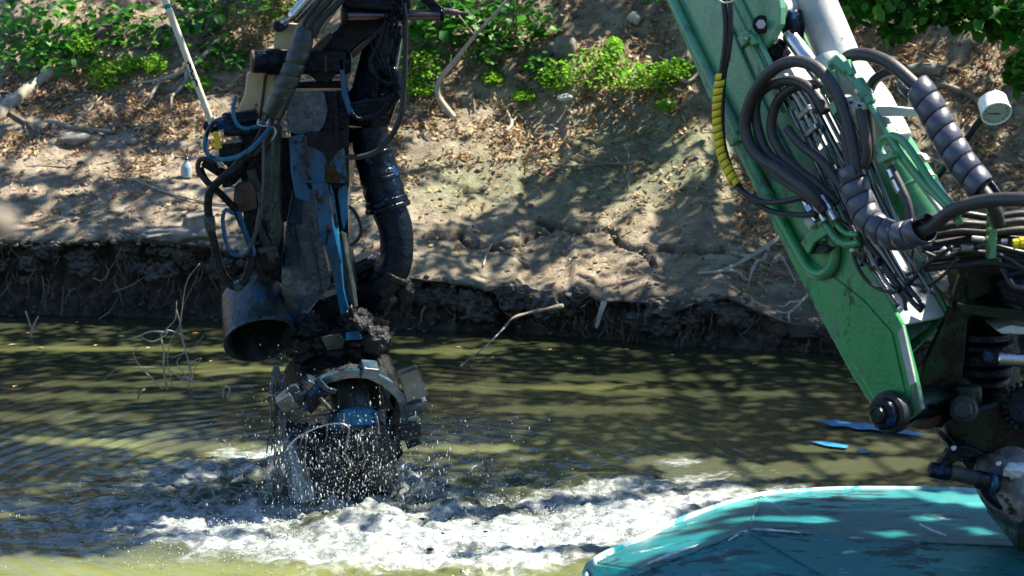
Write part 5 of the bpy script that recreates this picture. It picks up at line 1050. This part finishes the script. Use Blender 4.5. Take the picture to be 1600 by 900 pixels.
gbranch([(860, 262), (900, 266), (940, 262), (985, 262)], .008, .012, 'bark', "thin dead branch lying flat among brown leaves above the mossy mud", twigs=[(0, 820, 272, .01), (1, 880, 286, .01), (2, 900, 252, .03)])
gbranch([(981, 298), (984, 276, .05), (980, 250, .12)], .006, .009, 'bark', "short dark twig stuck upright in the mossy mud", "twig", "upright_twig", lift=0)
gbranch([(755, 422), (760, 404), (768, 388), (774, 380)], .008, .004, 'bark_pale', "short pale twig on grey mud above the undercut, left of its fellow", "twig", "pale_twig", lift=.02)
gbranch([(780, 390), (800, 402), (820, 414), (828, 420)], .010, .008, 'bark', "grey rough stick lying on mud beside a short pale twig", "stick", "flat_stick", lift=.01)
gbranch([(1090, 434), (1130, 430), (1172, 410), (1200, 392), (1222, 376)], .012, .022, 'bark_pale', "long pale forked branch lying on mud at the foot of the green boom", twigs=[(1, 1180, 438, .0), (2, 1140, 400, .02), (3, 1168, 450, .0), (2, 1206, 420, .02), (4, 1232, 360, .06)], lift=.03)
gbranch([(1222, 410), (1234, 432), (1244, 452)], .010, .006, 'bark_pale', "short pale stick close to the green boom's lower edge", "stick", "pale_stick", lift=.03)
gbranch([(1210, 520), (1232, 500), (1252, 482), (1270, 464)], .006, .012, 'bark_pale', "forked pale root end near the waterline below the green boom", twigs=[(1, 1232, 548, .0), (2, 1214, 490, .05)], lift=.05)
gbranch([(1560, 190), (1520, 165), (1480, 145), (1440, 140)], .03, .02, 'bark', "thick grey branch lying behind the pressure gauge", twigs=[(1, 1500, 180, .0), (2, 1430, 118, .1)], lift=.03)
gbranch([(1390, 240), (1420, 246), (1470, 262), (1520, 300)], .008, .012, 'bark_pale', "thin branch lying behind the two hydraulic rams", lift=.03)
gbranch([(1230, 232), (1180, 220), (1145, 214), (1100, 210)], .004, .008, 'bark', "fine branch lying by the boom's left edge above the moss", lift=.03)
gbranch([(1050, 126), (1075, 140), (1100, 118), (1118, 150)], .02, .008, 'bark_pale', "pale crooked branch between the bright weeds and the green boom", lift=.05)
gbranch([(790, 214), (800, 200), (792, 176), (806, 168)], .016, .008, 'bark_pale', "short forked piece of pale wood in the sunny leaves", lift=.03, twigs=[(1, 830, 180, .05)])
gbranch([(745, 196), (738, 160, .05), (726, 150, .1), (700, 140, .1), (668, 176)], .004, .006, 'bark', "looping thin vine arched over the leaf litter by the sapling", "vine", "arched_vine", lift=.02)
gbranch([(640, 178), (662, 164, .06), (690, 156, .08), (730, 160, .06), (746, 182)], .004, .005, 'bark_pale', "low hoop of thin dry vine at the sapling's foot", "vine", "arched_vine", lift=.02)
# root reaching from the bank face down to the water
rt = [P(880, 478, 13.55), P(850, 484, 13.5), P(822, 490, 13.4), P(800, 498, 13.3), P(788, 512, 13.2)]
e = empty("bank_root", rt[0], "thick knotted root sticking out of the bank face, its thin end trailing into the water", "root")
tube("stem", rt, lambda q: .017*(1-.6*q)*(1+.25*sin(q*21)), M['bark'], e, 10, .02)
tube("trailing_tip", [rt[-1], P(760, 540, 12.6), wpt(725, 570)+Vector((0, 0, .01)), wpt(690, 590)-Vector((0, 0, .01))], lambda q: .006*(1-.5*q), M['bark_pale'], e, 6, .04)
e = empty("bank_root", P(940, 470, 13.45), "stubby frayed root hanging from the undercut lip right of the knotted root", "root")
tube("stem", [P(944, 472, 13.45), P(938, 490, 13.4), P(932, 512, 13.4)], lambda q: .022*(1-.4*q), M['bark_pale'], e, 8, .02)
for k, (a, b, t) in enumerate((((1008, 492), (1046, 516), "slanting pale root in the dark undercut below the mud cracks"), ((1150, 478), (1168, 510), "thin root hanging at the right of the undercut under the forked branch"), ((1128, 470), (1160, 500), "short grey root poking from the undercut left of a thin root"),
                               ((440, 530), (452, 500), "faint root behind the discharge bell"), ((1040, 478), (1072, 500), "bent root between two pale ones in the undercut"), ((668, 470), (652, 510), "pale root slanting down just right of the cutter arm"), ((712, 466), (728, 490), "short root stub close to the waterline, right of the arm"))):
    Yb = float(_ix(P(a[0], a[1], 13.6).x, 1))-.02; e = empty("bank_root", P(*a, Yb), t, "root", "roots hanging from the bank face"); tube("stem", wander(P(*a, Yb), P(*b, Yb-.06), 4, .1), lambda q: .009*(1-.75*q), M['bark'], e, 7, .02)
for k, (px, t) in enumerate((([(410, 414), (418, 440), (410, 446)], None), ([(148, 418), (156, 440), (160, 420)], None))): pass
for pts_, t in (([(145, 434), (160, 438), (172, 420), (180, 408)], "curled root in the dark undercut at the far left"), ([(232, 436), (240, 420), (262, 430), (262, 446)], "forked root hanging in the undercut left of the arm's hoses"), ([(176, 456), (204, 446), (240, 424)], "long root lying slantwise in the dark left undercut"),
                ([(152, 500), (172, 486), (184, 466)], "pale root tip touching the water at the far left"), ([(96, 492), (98, 470), (99, 446)], "thin upright root at the waterline, far left"), ([(280, 500), (290, 470), (304, 440), (314, 412)], "long thin shoot rising from the water beside the hanging hoses")):
    Yb = float(_ix(P(*pts_[0], 14.4).x, 1))-.06; e = empty("bank_root", P(*pts_[0], Yb), t, "root", "roots hanging from the bank face"); tube("stem", [P(x, y, Yb-.02*k) for k, (x, y) in enumerate(pts_)], lambda q: .006*(1-.7*q), M['bark'], e, 6, .02)
# dead brush standing in the water at the left
b0 = wpt(272, 608); e = empty("drowned_brush", b0, "tangle of bare dead twigs standing in the water left of the cutter", "brushwood")
def bw(px, r, Y=b0.y, dy=0):
    pts = [P(x, y, Y+dy) for x, y in px]; tube("twig", pts, lambda q: r*.72*(1-.6*q)+.001, M['bark_pale'], e, 6, .02)
for px, r, dy in (([(262, 612), (256, 580), (256, 550), (252, 526), (262, 516), (290, 526)], .009, 0), ([(262, 520), (236, 518), (216, 526), (200, 530)], .010, 0), ([(294, 606), (296, 576), (288, 540), (280, 500), (276, 484)], .006, .05), ([(294, 606), (300, 580), (292, 556), (282, 520), (284, 486), (292, 440), (312, 412)], .005, .05),
                  ([(254, 608), (236, 590), (218, 572), (208, 550), (216, 544)], .006, -.05), ([(300, 606), (280, 590), (256, 576), (214, 574), (180, 578), (160, 596)], .004, 0), ([(304, 600), (288, 584), (276, 566), (282, 558)], .006, 0), ([(296, 604), (306, 574), (314, 560), (298, 566)], .004, .08),
                  ([(270, 606), (262, 566), (266, 534), (276, 516), (284, 500)], .004, .03), ([(216, 524), (238, 534), (262, 522)], .006, .02), ([(250, 524), (266, 508), (274, 498), (276, 470)], .004, 0), ([(306, 598), (290, 590), (272, 584), (262, 572)], .005, -.03), ([(268, 560), (300, 545), (318, 524)], .003, 0)): bw(px, r, dy=dy)
e = empty("drowned_twig", wpt(352, 622), "small hooked twig poking out of the water beside the brush", "twig"); tube("stem", [P(x, y, wpt(352, 622).y) for x, y in ((354, 624), (359, 608), (352, 604), (348, 616), (350, 625))], .006, M['bark_pale'], e, 7, .01)
tube("shoot", [P(x, y, wpt(352, 622).y) for x, y in ((348, 606), (340, 598), (330, 590))], .003, M['bark'], e, 6, .02)
e = empty("drowned_twig", wpt(50, 526), "forked twig with a yellow leaf at the waterline, far left", "twig"); yy = wpt(50, 526).y
for px in ([(48, 526), (52, 510), (60, 494)], [(50, 516), (44, 498), (40, 486)]): tube("stem", [P(x, y, yy) for x, y in px], .006, M['bark_pale'], e, 6, .02)
e = empty("drowned_twig", wpt(222, 622), "tiny dark snag just left of the drowned brush", "twig"); tube("stem", [P(x, y, wpt(222, 622).y) for x, y in ((216, 624), (218, 616), (226, 608))], .006, M['bark'], e, 6, .02)
# stones, concrete, litter
def stone(px, py, rx, ry, rz, label, m='stone', seed=0, name="stone", cat="stone", sink=.3):
    p = ground(px, py); V, F = blob_geo(p+Vector((0, 0, rz*(1-sink))), rx, ry, rz, .28, 1.6, 3, seed); return mesh_obj(name, V, F, M[m], None, smooth=True, label=label, cat=cat)
stone(118, 226, .14, .08, .06, "flat grey stone with a bluish end on the sandy ground, left", seed=3)
stone(205, 226, .05, .04, .03, "small pale pebble below the dark log at the left", seed=4); stone(882, 92, .10, .08, .11, "upright grey rock behind the weeds left of the bright clump", seed=5)
stone(866, 86, .07, .06, .06, "darker rock leaning on the upright grey rock", seed=6); stone(884, 158, .07, .05, .035, "small white stone under the bright weeds", 'barrel', seed=7)
stone(1445, 118, .16, .10, .06, "broad grey boulder behind the wrapped hose", seed=8); stone(635, 122, .05, .05, .05, "round brown stone near the sapling's foot", seed=9)
stone(1040, 172, .05, .04, .04, "pebble half hidden below the bright weeds", seed=10); stone(990, 40, .06, .05, .06, "pale stone high on the bank, left of the boom", 'barrel', seed=12)
p = ground(312, 352); V, F = block_geo(p+Vector((0, .05, .03)), Vector((.10, .02, .02)), Vector((-.02, .09, 0)), Vector((-.01, 0, .06))); mesh_obj("concrete_block", V, F, M['stone'], None, bevel=.012, label="square chunk of grey concrete on the undercut lip beside the hoses", cat="concrete block")
p = ground(270, 372); V, F = blob_geo(p+Vector((0, 0, .02)), .26, .12, .06, .3, 2, 4, 31); mesh_obj("mud_slab", V, F, M['stone'], None, smooth=True, label="pale crusted slab of mud slumping over the lip left of the hoses", cat="mud slab")
p = ground(291, 279); e = empty("plastic_bottle", p, "hazy bluish plastic bottle standing on the bank left of the arm", "bottle")
lathe("bottle_body", p, Vector((.05, 0, 1)), [(0, .036), (.01, .045), (.08, .045), (.10, .038), (.13, .016), (.145, .014)], M['bottle'], e, 20); rod("bottle_cap", p+Vector((.007, 0, .143)), p+Vector((.009, 0, .165)), .017, M['wrap'], e, 14)
p = ground(826, 460); V, F = prism_geo([p+Vector(v) for v in ((-.05, 0, .02), (.03, -.02, .045), (.045, -.03, -.01), (-.03, -.02, -.03))], (.0, .003, .001)); mesh_obj("paper_scrap", V, F, M['white'], None, label="white scrap of paper caught on the lip of the undercut bank", cat="paper")
# hanging chain, upper middle
e = empty("hanging_chain", P(806, 52, 12.0), "thin rusty chain dangling at the top between the arm and the bright weeds", "chain")
zt, zb = P(806, -60, 12.0), P(804, 52, 12.0)
for k in range(17):
    c_ = zt.lerp(zb, k/16.)+Vector((.008*sin(k*1.7), 0, 0)); a_ = k % 2; U = Vector((1, 0, 0)) if a_ else Vector((0, 1, 0)); tube("chain_link", [c_+U*(.013*cos(t))+Vector((0, 0, .024*sin(t))) for t in np.linspace(0, 2*pi, 13)], .0036, M['rust'], e, 6, .02)
tube("chain_hook", [zb, zb+Vector((.01, 0, -.03)), zb+Vector((-.02, 0, -.06)), zb+Vector((-.045, 0, -.055))], .004, M['rust'], e, 6, .01)
# pale stub just in front of the camera at the left edge (out of focus)
e = empty("near_twig", (-.335, 1.2, 2.80), "blurred pale twig stub intruding at the left edge, very close to the camera", "twig")
tube("stem", [Vector((-.80, 1.25, 2.78)), Vector((-.5, 1.22, 2.795)), P(-40, 352, 1.2), P(4, 350, 1.2)], lambda q: .0095+.002*sin(q*9), M['bark'], e, 12, .02)

# plants: every clump a thing; its larger leaves are parts, cut from shared meshes
def leaf_mesh(name, m, w=.42, lobes=0):
    N_ = 5; V = []; L_ = []; Rr = []
    for i in range(N_+1):
        t = i/N_; y = t; hw = w*math.sin(pi*min(1, t*.92+.08))**.8*(1.15-.5*t)*.5*(1+(.25*cos(t*9) if lobes else 0)); hw = 0 if i == N_ else hw
        V += [(-hw, y, .12*hw/.2*.4-.25*t*t*.5), (0, y, -.25*t*t*.5), (hw, y, .12*hw/.2*.4-.25*t*t*.5)]
    F = []
    for i in range(N_):
        a = i*3; F += [(a, a+1, a+4, a+3), (a+1, a+2, a+5, a+4)]
    me = bpy.data.meshes.new(name); me.from_pydata(V, [], F); me.materials.append(M[m]); me.polygons.foreach_set("use_smooth", [True]*len(F))
    at = me.attributes.new("tone", 'FLOAT', 'FACE'); at.data.foreach_set("value", [random.random()]*1+[0]*0 if False else [LT[0]]*len(F)); return me
LEAF = {}
for key, m, w, lb in (("dark", 'leaf_dark', .85, 1), ("bright", 'leaf_bright', .5, 0), ("olive", 'leaf_olive', .4, 0)):
    LEAF[key] = []
    for t in (.05, .35, .65, .95): LT = [t]; LEAF[key].append(leaf_mesh(m, m, w, lb))
def clump(px, py, rx, ry, key, n, size, label, name="ivy_clump", cat="ivy", group=None, depth=.35, base=None, stems=8, hang=False, fill=600, Y=None):
    """rx, ry in photo pixels"""
    if key == 'dark' and Y is None: size *= 1.3; n = int(n*.9); fill = int(fill*.35)
    g = ground(px, py+ry*.8) if Y is None else P(px, py, Y); c = P(px, py, g.y-.05); k = 1/PXM(g.y)
    e = empty(name, g if not hang else c, label, cat, group)
    root = g if not hang else c+Vector((.2, .5, ry*k*1.3))
    def rp():
        while True:
            v = Vector([random.uniform(-1, 1) for _ in range(3)])
            if v.length < 1: break
        q = c+Vector((v.x*rx*k, v.y*depth, v.z*ry*k)); q.z = max(q.z, float(bank_z(q.x, q.y))+.02) if Y is None else q.z; return q
    for _ in range(stems):
        t = rp(); tube("stem", wander(root+Vector((random.uniform(-.4, .4)*rx*k, 0, 0)), t, 3, .15), lambda q: .006*(1-.6*q), M['bark'], e, 5, .08)
    for _ in range(n):
        q = rp(); s = size*random.uniform(.65, 1.25); o = bpy.data.objects.new("leaf", random.choice(LEAF[key])); SC.collection.objects.link(o); o.parent = e; o.location = q-WL[e.name]
        o.scale = (s, s, s); o.rotation_euler = (random.uniform(-1.0, .5)+(-.5 if hang else 0), random.uniform(-.6, .6), random.uniform(0, 2*pi) if not hang else pi+random.uniform(-1.6, 1.6))
    if fill:
        C = np.array([tuple(rp()) for _ in range(fill)]); V, F, T = leaves_geo(C, size*.45, size*.9, .8); mesh_obj("foliage", V, F, M['leaf_'+key], e, tone={"tone": T}, kind="stuff")
    return e
G1 = "ivy clumps climbing the bank top"
for a in ((30, 30, 60, 45, 'dark', 46, .085, "dark ivy in the top left corner of the bank"), (110, 40, 60, 48, 'dark', 46, .085, "dark ivy mass second from the top left corner"), (40, 85, 50, 28, 'dark', 30, .08, "low dark ivy just above the sunlit log"),
          (190, 38, 56, 34, 'dark', 36, .08, "ivy between the top left mass and the cream pole"), (118, 96, 44, 20, 'dark', 26, .07, "low trailing ivy below the second ivy mass"), (235, 60, 40, 24, 'dark', 24, .07, "thin ivy patch left of the cream pole's middle"),
          (330, 42, 50, 42, 'dark', 40, .08, "ivy right of the cream pole, left of the cream lug"), (350, 92, 46, 24, 'dark', 26, .07, "low ivy right behind the pivot tube"), (300, 10, 60, 30, 'dark', 30, .08, "ivy at the top edge behind the cream pole"),
          (420, 8, 60, 26, 'dark', 26, .08, "ivy at the top edge left of the ram rod"), (590, 90, 40, 50, 'dark', 30, .08, "ivy seen through the gap beside the black hopper"), (668, 46, 48, 50, 'dark', 60, .095, "dense dark ivy right of the cross shaft"),
          (744, 30, 50, 44, 'dark', 56, .095, "dense dark ivy left of the hanging chain"), (820, 40, 44, 46, 'dark', 42, .09, "dark ivy around and right of the hanging chain"), (768, 82, 46, 18, 'dark', 24, .075, "low dark ivy strip above the sapling's right side"),
          (680, 6, 70, 24, 'dark', 36, .09, "ivy along the top edge behind the shaft tip"), (846, 106, 28, 26, 'dark', 18, .07, "small dark ivy between the rock and the leaf litter")): clump(*a, group=G1, fill=240)
G2 = "fresh green weeds on the bank"
for a in ((128, 68, 22, 16, 'bright', 18, .05, "bright sprig lit by the sun below the ivy, left"), (164, 116, 30, 24, 'bright', 26, .05, "sunlit low weed with light leaves above the twig, left"), (200, 100, 26, 16, 'bright', 14, .045, "low weed right of the sunlit sprigs at the left"),
          (242, 100, 20, 16, 'bright', 12, .045, "small weed beside the cream pole"), (655, 112, 44, 32, 'bright', 50, .055, "fresh green weed patch just right of the arm"), (650, 140, 30, 12, 'bright', 14, .05, "low leaves under the weed patch right of the arm"),
          (930, 108, 58, 38, 'bright', 110, .05, "brightest sunlit yellow-green weed clump in the centre of the bank"), (1010, 122, 44, 26, 'bright', 60, .055, "green weeds adjoining the brightest clump on its right"), (870, 118, 32, 26, 'bright', 34, .05, "green weeds adjoining the brightest clump on its left"),
          (1056, 108, 30, 18, 'bright', 26, .05, "weeds nearest the green boom's left edge"), (960, 72, 14, 14, 'bright', 14, .045, "upright weed tip above the brightest clump"), (820, 150, 20, 8, 'bright', 8, .04, "tiny weed left below the brightest clump"),
          (770, 122, 18, 9, 'bright', 8, .045, "little weed in the litter right of the sapling"), (310, 130, 22, 10, 'bright', 8, .04, "tiny weed in the litter behind the pole"), (1040, 165, 16, 8, 'bright', 7, .04, "tiny sprout in shade below the boom-side weeds")):
    clump(*a, name="weed_clump", cat="weed", group=G2, fill=340, stems=10, depth=.22)
G3 = "dry olive shrubs"
for a in ((395, 40, 44, 44, 'olive', 50, .05, "dry olive-yellow shrub beside the cream lug"), (440, 12, 40, 24, 'olive', 26, .05, "dry yellowish twigs at the top edge above the pin bolt")): clump(*a, name="dry_shrub", cat="shrub", group=G3, fill=420, stems=22, depth=.2)
# overhanging leafy branches at the top right, nearer than the bank
G4 = "leafy branches hanging into the top right"
for a, Y in (((1350, 0, 56, 34, 'dark', 70, .12, "large-leaved branch right of the grey ram barrel"), 14.6), ((1440, 4, 60, 34, 'dark', 80, .125, "large-leaved branch above the wrapped hose"), 14.4), ((1520, 10, 50, 40, 'dark', 70, .125, "large-leaved branch above the pressure gauge"), 14.3),
             ((1590, 34, 34, 40, 'dark', 50, .12, "large-leaved branch in the top right corner"), 14.2), ((1596, 112, 22, 30, 'dark', 22, .11, "leafy tip at the right edge above the gauge"), 14.3), ((1400, 52, 24, 14, 'dark', 10, .10, "low hanging sprig left of the gauge branch"), 14.5)):
    clump(*a, name="hanging_branch", cat="branch", group=G4, Y=Y, hang=True, fill=300, stems=9)
clump(1048, -4, 60, 14, 'dark', 14, .08, "ivy scrap at the top edge left of the boom", group=G1, fill=160)

# leaf litter, twigs, clods: nobody could count them
def scatter(n, dens):
    out = []
    while len(out) < n:
        x = rng.uniform(-4.6, 4.8, 4000); t = rng.uniform(.02, 4.4, 4000); y = _ix(x, 2)+t; z = bank_z(x, y); cx, cy = to_px(np.stack([x, y, z], -1)); k = rng.random(4000) < dens(cx, cy, x, y)
        out += list(np.stack([x, y, z], -1)[k])
    return np.array(out[:n])
def dl(cx, cy, x, y):
    d = np.interp(cy, [0, 60, 140, 200, 250, 290, 330, 480], [.35, .5, .9, 1, .62, .22, .07, .03]); d = np.where(cx < 330, np.interp(cy, [0, 60, 140, 220, 300, 340, 400], [.25, .4, .9, .8, .22, .10, .22]), d)
    d = np.where(cx > 1150, np.interp(cy, [0, 100, 330, 420, 480], [.6, .8, .85, .4, .15]), d); d = d*(1-.85*np.exp(-((cx-1010)/170)**2-((cy-235)/50)**2))
    return d*np.clip(.5+1.5*fbm(x*2.6, y*2.6, 41, 3, 1, .6), .03, 1)
C = scatter(23000, dl)
n = len(C); L_ = rng.uniform(.022, .072, n)[:, None]; th = rng.uniform(0, 2*pi, n); d = np.stack([np.cos(th), np.sin(th), rng.normal(.25, .38, n)], 1); d /= np.linalg.norm(d, axis=1)[:, None]
up = np.stack([rng.normal(0, .6, n), rng.normal(-.2, .6, n), np.ones(n)], 1); w = np.cross(up, d); w /= np.linalg.norm(w, axis=1)[:, None]; q = np.cross(d, w); cu = rng.uniform(.1, .5, n)[:, None]
C = C+np.array([0, 0, .014]); V = np.stack([C-d*L_*.5+q*L_*cu*.5, C-w*L_*.24+q*L_*cu*.5, C, C+w*L_*.24+q*L_*cu*.5, C+d*L_*.5+q*L_*cu, C-d*L_*.1+q*L_*0], 1)
b = (np.arange(n)*6)[:, None]; F = np.concatenate([b+np.array([[0, 2, 1]]), b+np.array([[0, 3, 2]]), b+np.array([[1, 2, 4]]), b+np.array([[2, 3, 4]])], 0); T_ = np.tile(rng.random(n), 4)
mesh_obj("leaf_litter", V.reshape(-1, 3), F, M['litter'], None, kind="stuff", tone={"tone": T_}, label="brown and orange fallen leaves scattered over the bank", loc=(0, 15, 0), cat="leaf litter")
def strands(name, paths, label, m='root', cat="roots", tone=None):
    V = []; F = []; T = []
    for pts, r in paths:
        v, f = tube_geo(pts, lambda q: r*(1-.6*q), 4, False); o = len(V); V += v; F += [tuple(i+o for i in g) for g in f]; T += [random.random()]*len(f)
    return mesh_obj(name, V, F, M[m], None, smooth=True, kind="stuff", tone={"tone": T}, label=label, cat=cat, loc=(0, 14, 0))
pa = []
for c in scatter(1500, lambda cx, cy, x, y: np.clip(dl(cx, cy, x, y)+.12, 0, 1)):
    a = random.uniform(0, 2*pi); L_ = random.choice([.05, .08, .12, .2, .35])*random.uniform(.6, 1.3); c = Vector(c)+Vector((0, 0, .012)); e_ = c+Vector((cos(a)*L_, sin(a)*L_*.7, random.uniform(0, .3)*L_)); e_.z = max(e_.z, float(bank_z(e_.x, e_.y))+.008)
    pa.append((spline(wander(c, e_, 3, .2), .03), random.uniform(.0018, .005)))
strands("twig_litter", pa, "fine dry twigs and stalks scattered among the fallen leaves", cat="twig litter")
pa = []
for _ in range(620):
    x = random.uniform(-4.4, 3.0); s = random.random()
    yl, zl, yw, dp = [float(_ix(x, k)) for k in (2, 3, 1, 4)]
    if dp < .1 and random.random() < .7: continue
    z = zl*random.uniform(.35, 1.0); y = yl+dp*.5*random.random()+.02; L_ = random.uniform(.06, .28); a = Vector((x, y, z)); e_ = a+Vector((random.uniform(-.6, .6)*L_, -random.uniform(.1, .45)*L_-.03, -random.uniform(.3, 1)*L_))
    pa.append((spline(wander(a, e_, 3, .25), .02), random.choice([.0012, .002, .003, .0045])))
strands("hanging_rootlets", pa, "fine rootlets hanging from the undercut face of the bank", cat="rootlets")
# clods of earth along the lip and on the face
mb = MB(); mw = MB()
for _ in range(1500):
    x = random.uniform(-4.5, 4.2); k = random.random(); yl, zl, yw, dp = [float(_ix(x, q)) for q in (2, 3, 1, 4)]; r = random.choice([.006, .009, .013, .024])*random.uniform(.6, 1.2)
    if k < .45: y = yl+random.uniform(.0, 2.2)**1.2; z = float(bank_z(x, y))+r*.3
    elif k < .75: y = yl+random.uniform(-.01, .05); z = zl+random.uniform(-.03, .02)
    else: z = random.uniform(0, .12); y = yw-random.uniform(-.02, .05)+z*.2
    v, f = blob_geo((x, y, z), r*1.2, r, r*.8, .35, 2, 1, _); (mw if k > .6 else mb).add([tuple(q) for q in v], f)
M['clod'] = mat("earth_clod", [(.06, .05, .038), (.17, .14, .105), (.30, .25, .19)], 2.5, .85, 0, .5, 80)
for _ in range(90):   # sods and crumbling lumps hanging at the lip
    x = random.uniform(-4.5, 2.6); yl, zl, yw, dp = [float(_ix(x, q)) for q in (2, 3, 1, 4)]; r = random.uniform(.03, .09)
    if dp < .12: continue
    v, f = blob_geo((x, yl+random.uniform(.0, .10), zl-random.uniform(.02, .55)*zl), r*1.5, r*.8, r, .5, 2.4, 3, _); mw.add([tuple(q) for q in v], f)
mw.build("wet_mud_clods", M["mud_steel_dry"], None, kind="stuff", label="dark wet clods fallen along the waterline under the bank", cat="mud clods", loc=(0, 14, 0))
mb.build("earth_clods", M['clod'], None, kind="stuff", label="small clods of earth along the lip and foot of the bank", cat="earth clods", loc=(0, 14, 0))
# leaves floating on the water
FL = [(44, 522, 'largest pale leaf floating at the far left under the bank'), (92, 526, 'pale leaf floating right of the forked yellow-leaf twig'), (112, 532, 'narrow leaf floating just below the pale one by the forked twig'), (150, 541, 'brown leaf floating on the olive streak, left'), (190, 527, "leaf floating left of the drowned brush's arching twig"), (205, 564, 'yellowish leaf floating left of the drowned brush'), (64, 545, 'tiny leaf floating on the left olive streak'), (20, 540, 'leaf floating at the left edge of the olive streak'), (232, 545, 'brown leaf floating inside the drowned brush'), (120, 505, 'leaf floating tight under the left undercut'), (305, 522, 'leaf floating between the drowned brush and the discharge bell'), (330, 566, "lone leaf floating left of the discharge bell's mouth"), (1118, 542, 'orange leaf floating at the waterline below the mud cracks'), (1050, 556, 'faint leaf floating in dark water right of centre'), (614, 520, 'leaf floating beside the mud cake, right'), (640, 516, 'leaf floating under the pipe elbow by the bank'), (716, 544, 'leaf floating on the yellow streak right of the cutter'), (906, 562, 'leaf floating below the stubby frayed root'), (24, 605, 'leaf floating on the ripples at the left edge'), (352, 690, "pale leaf floating left of the cutter's slurry curtain"), (770, 560, 'leaf floating beside the trailing root tip'), (1180, 570, 'leaf floating near the forked root end, right'), (860, 548, 'leaf floating below the knotted root'), (980, 548, 'small leaf floating below the undercut, right of the frayed root')]
for k, (x, y, lb_) in enumerate(FL):
    p = wpt(x, y); s = random.uniform(.035, .075); a = random.uniform(0, 2*pi); u_ = Vector((cos(a), sin(a), 0)); w_ = Vector((-sin(a), cos(a), 0)); h = Vector((0, 0, .004))
    V = [p-u_*s*.5+h*2, p-w_*s*.25+h*3, p+h, p+w_*s*.25+h*3, p+u_*s*.5+h*2]
    mesh_obj("floating_leaf", V, [(0, 2, 1), (0, 3, 2), (1, 2, 4), (2, 3, 4)], M['litter'], None, tone={"tone": [random.choice([.3, .5, .65, .8])]*4}, label=lb_, cat="leaf", group="leaves floating on the water")
# spray: beads of water in the air and bubbles on the churned surface
def beads(name, C, R, m, label, cat, stretch=1.6):
    oc = np.array([[1, 0, 0], [-1, 0, 0], [0, 1, 0], [0, -1, 0], [0, 0, 1], [0, 0, -1]], float); fo = np.array([[0, 2, 4], [2, 1, 4], [1, 3, 4], [3, 0, 4], [2, 0, 5], [1, 2, 5], [3, 1, 5], [0, 3, 5]])
    S = np.stack([np.ones(len(C)), np.ones(len(C)), rng.uniform(1, stretch, len(C))], 1)*R[:, None]; V = C[:, None]+oc[None]*S[:, None]; F = (np.arange(len(C))*6)[:, None, None]+fo[None]
    return mesh_obj(name, V.reshape(-1, 3), F.reshape(-1, 3), M[m], None, smooth=True, kind="stuff", label=label, cat=cat, loc=(CUT.x, CUT.y, 0))
C = []
for _ in range(3400):
    k = random.random()
    if k < .36: px, py, Y = random.gauss(530, 62), random.gauss(728, 44), random.uniform(9.1, 9.5)
    elif k < .8: px, py, Y = random.gauss(540, 110), 800-abs(random.gauss(0, 60)), random.uniform(9.0, 10.2)
    elif k < .92: px, py, Y = random.gauss(690, 70), 760-abs(random.gauss(0, 70)), random.uniform(9.2, 10.2)
    else: px, py, Y = random.gauss(430, 30), random.gauss(660, 60), random.uniform(9.2, 9.8)
    p = P(px, py, Y)
    if p.z > .01: C.append(tuple(p))
C = np.array(C); beads("flying_droplets", C, rng.choice([.0009, .0015, .0024, .0042], len(C), p=[.48, .30, .17, .05]), 'drop', "white beads of spray flying up round the cutter head", "spray", 4.5)
C = []
for _ in range(9000):
    a = random.gauss(0, 1); b_ = random.gauss(0, 1); px, py = 640+300*a, 815+30*b_-.03*abs(a)*10; p = wpt(px, min(py, 905)); C.append((p.x, p.y, random.uniform(0, .03)*(abs(a) < 1.6)))
C = np.array(C); beads("foam_beads", C, rng.uniform(.0015, .0048, len(C)), 'drop', "tiny foam beads dancing on the churned water", "foam", 1.3)
mb = MB()
for _ in range(40):
    p = wpt(random.gauss(600, 120), random.gauss(815, 26)); r = random.uniform(.006, .02); v, f = blob_geo((p.x, p.y, .012), r*1.5, r, r*.6, .4, 2, 1, _); mb.add([tuple(q) for q in v], f)
mb.build("floating_mud_crumbs", M['mud'], None, smooth=True, kind="stuff", label="dark crumbs of mud tumbling in the foam", cat="mud crumbs", loc=(CUT.x, CUT.y, 0))

for k, (pts_, t) in enumerate((([(1268, 659), (1290, 661), (1306, 659), (1330, 664), (1352, 664), (1378, 671), (1400, 671), (1448, 684), (1428, 683), (1404, 680), (1380, 677), (1362, 674), (1340, 674), (1322, 669), (1300, 669), (1288, 664)], "long bright blue sliver on the water left of the boom's pivot pin"),
                               ([(1266, 693), (1290, 693), (1326, 700), (1322, 704), (1290, 700)], "small bright blue sliver just below the long one"),
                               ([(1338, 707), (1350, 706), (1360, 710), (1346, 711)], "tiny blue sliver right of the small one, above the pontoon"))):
    V, F = prism_geo([wpt(x, y)+Vector((0, 0, .012)) for x, y in pts_], (0, 0, .003)); mesh_obj("blue_sliver", V, F, M['sliver_blue'], None, label=t, cat="plastic film")  # thin blue shapes laid just above the water
unseen_bank()
canopy()
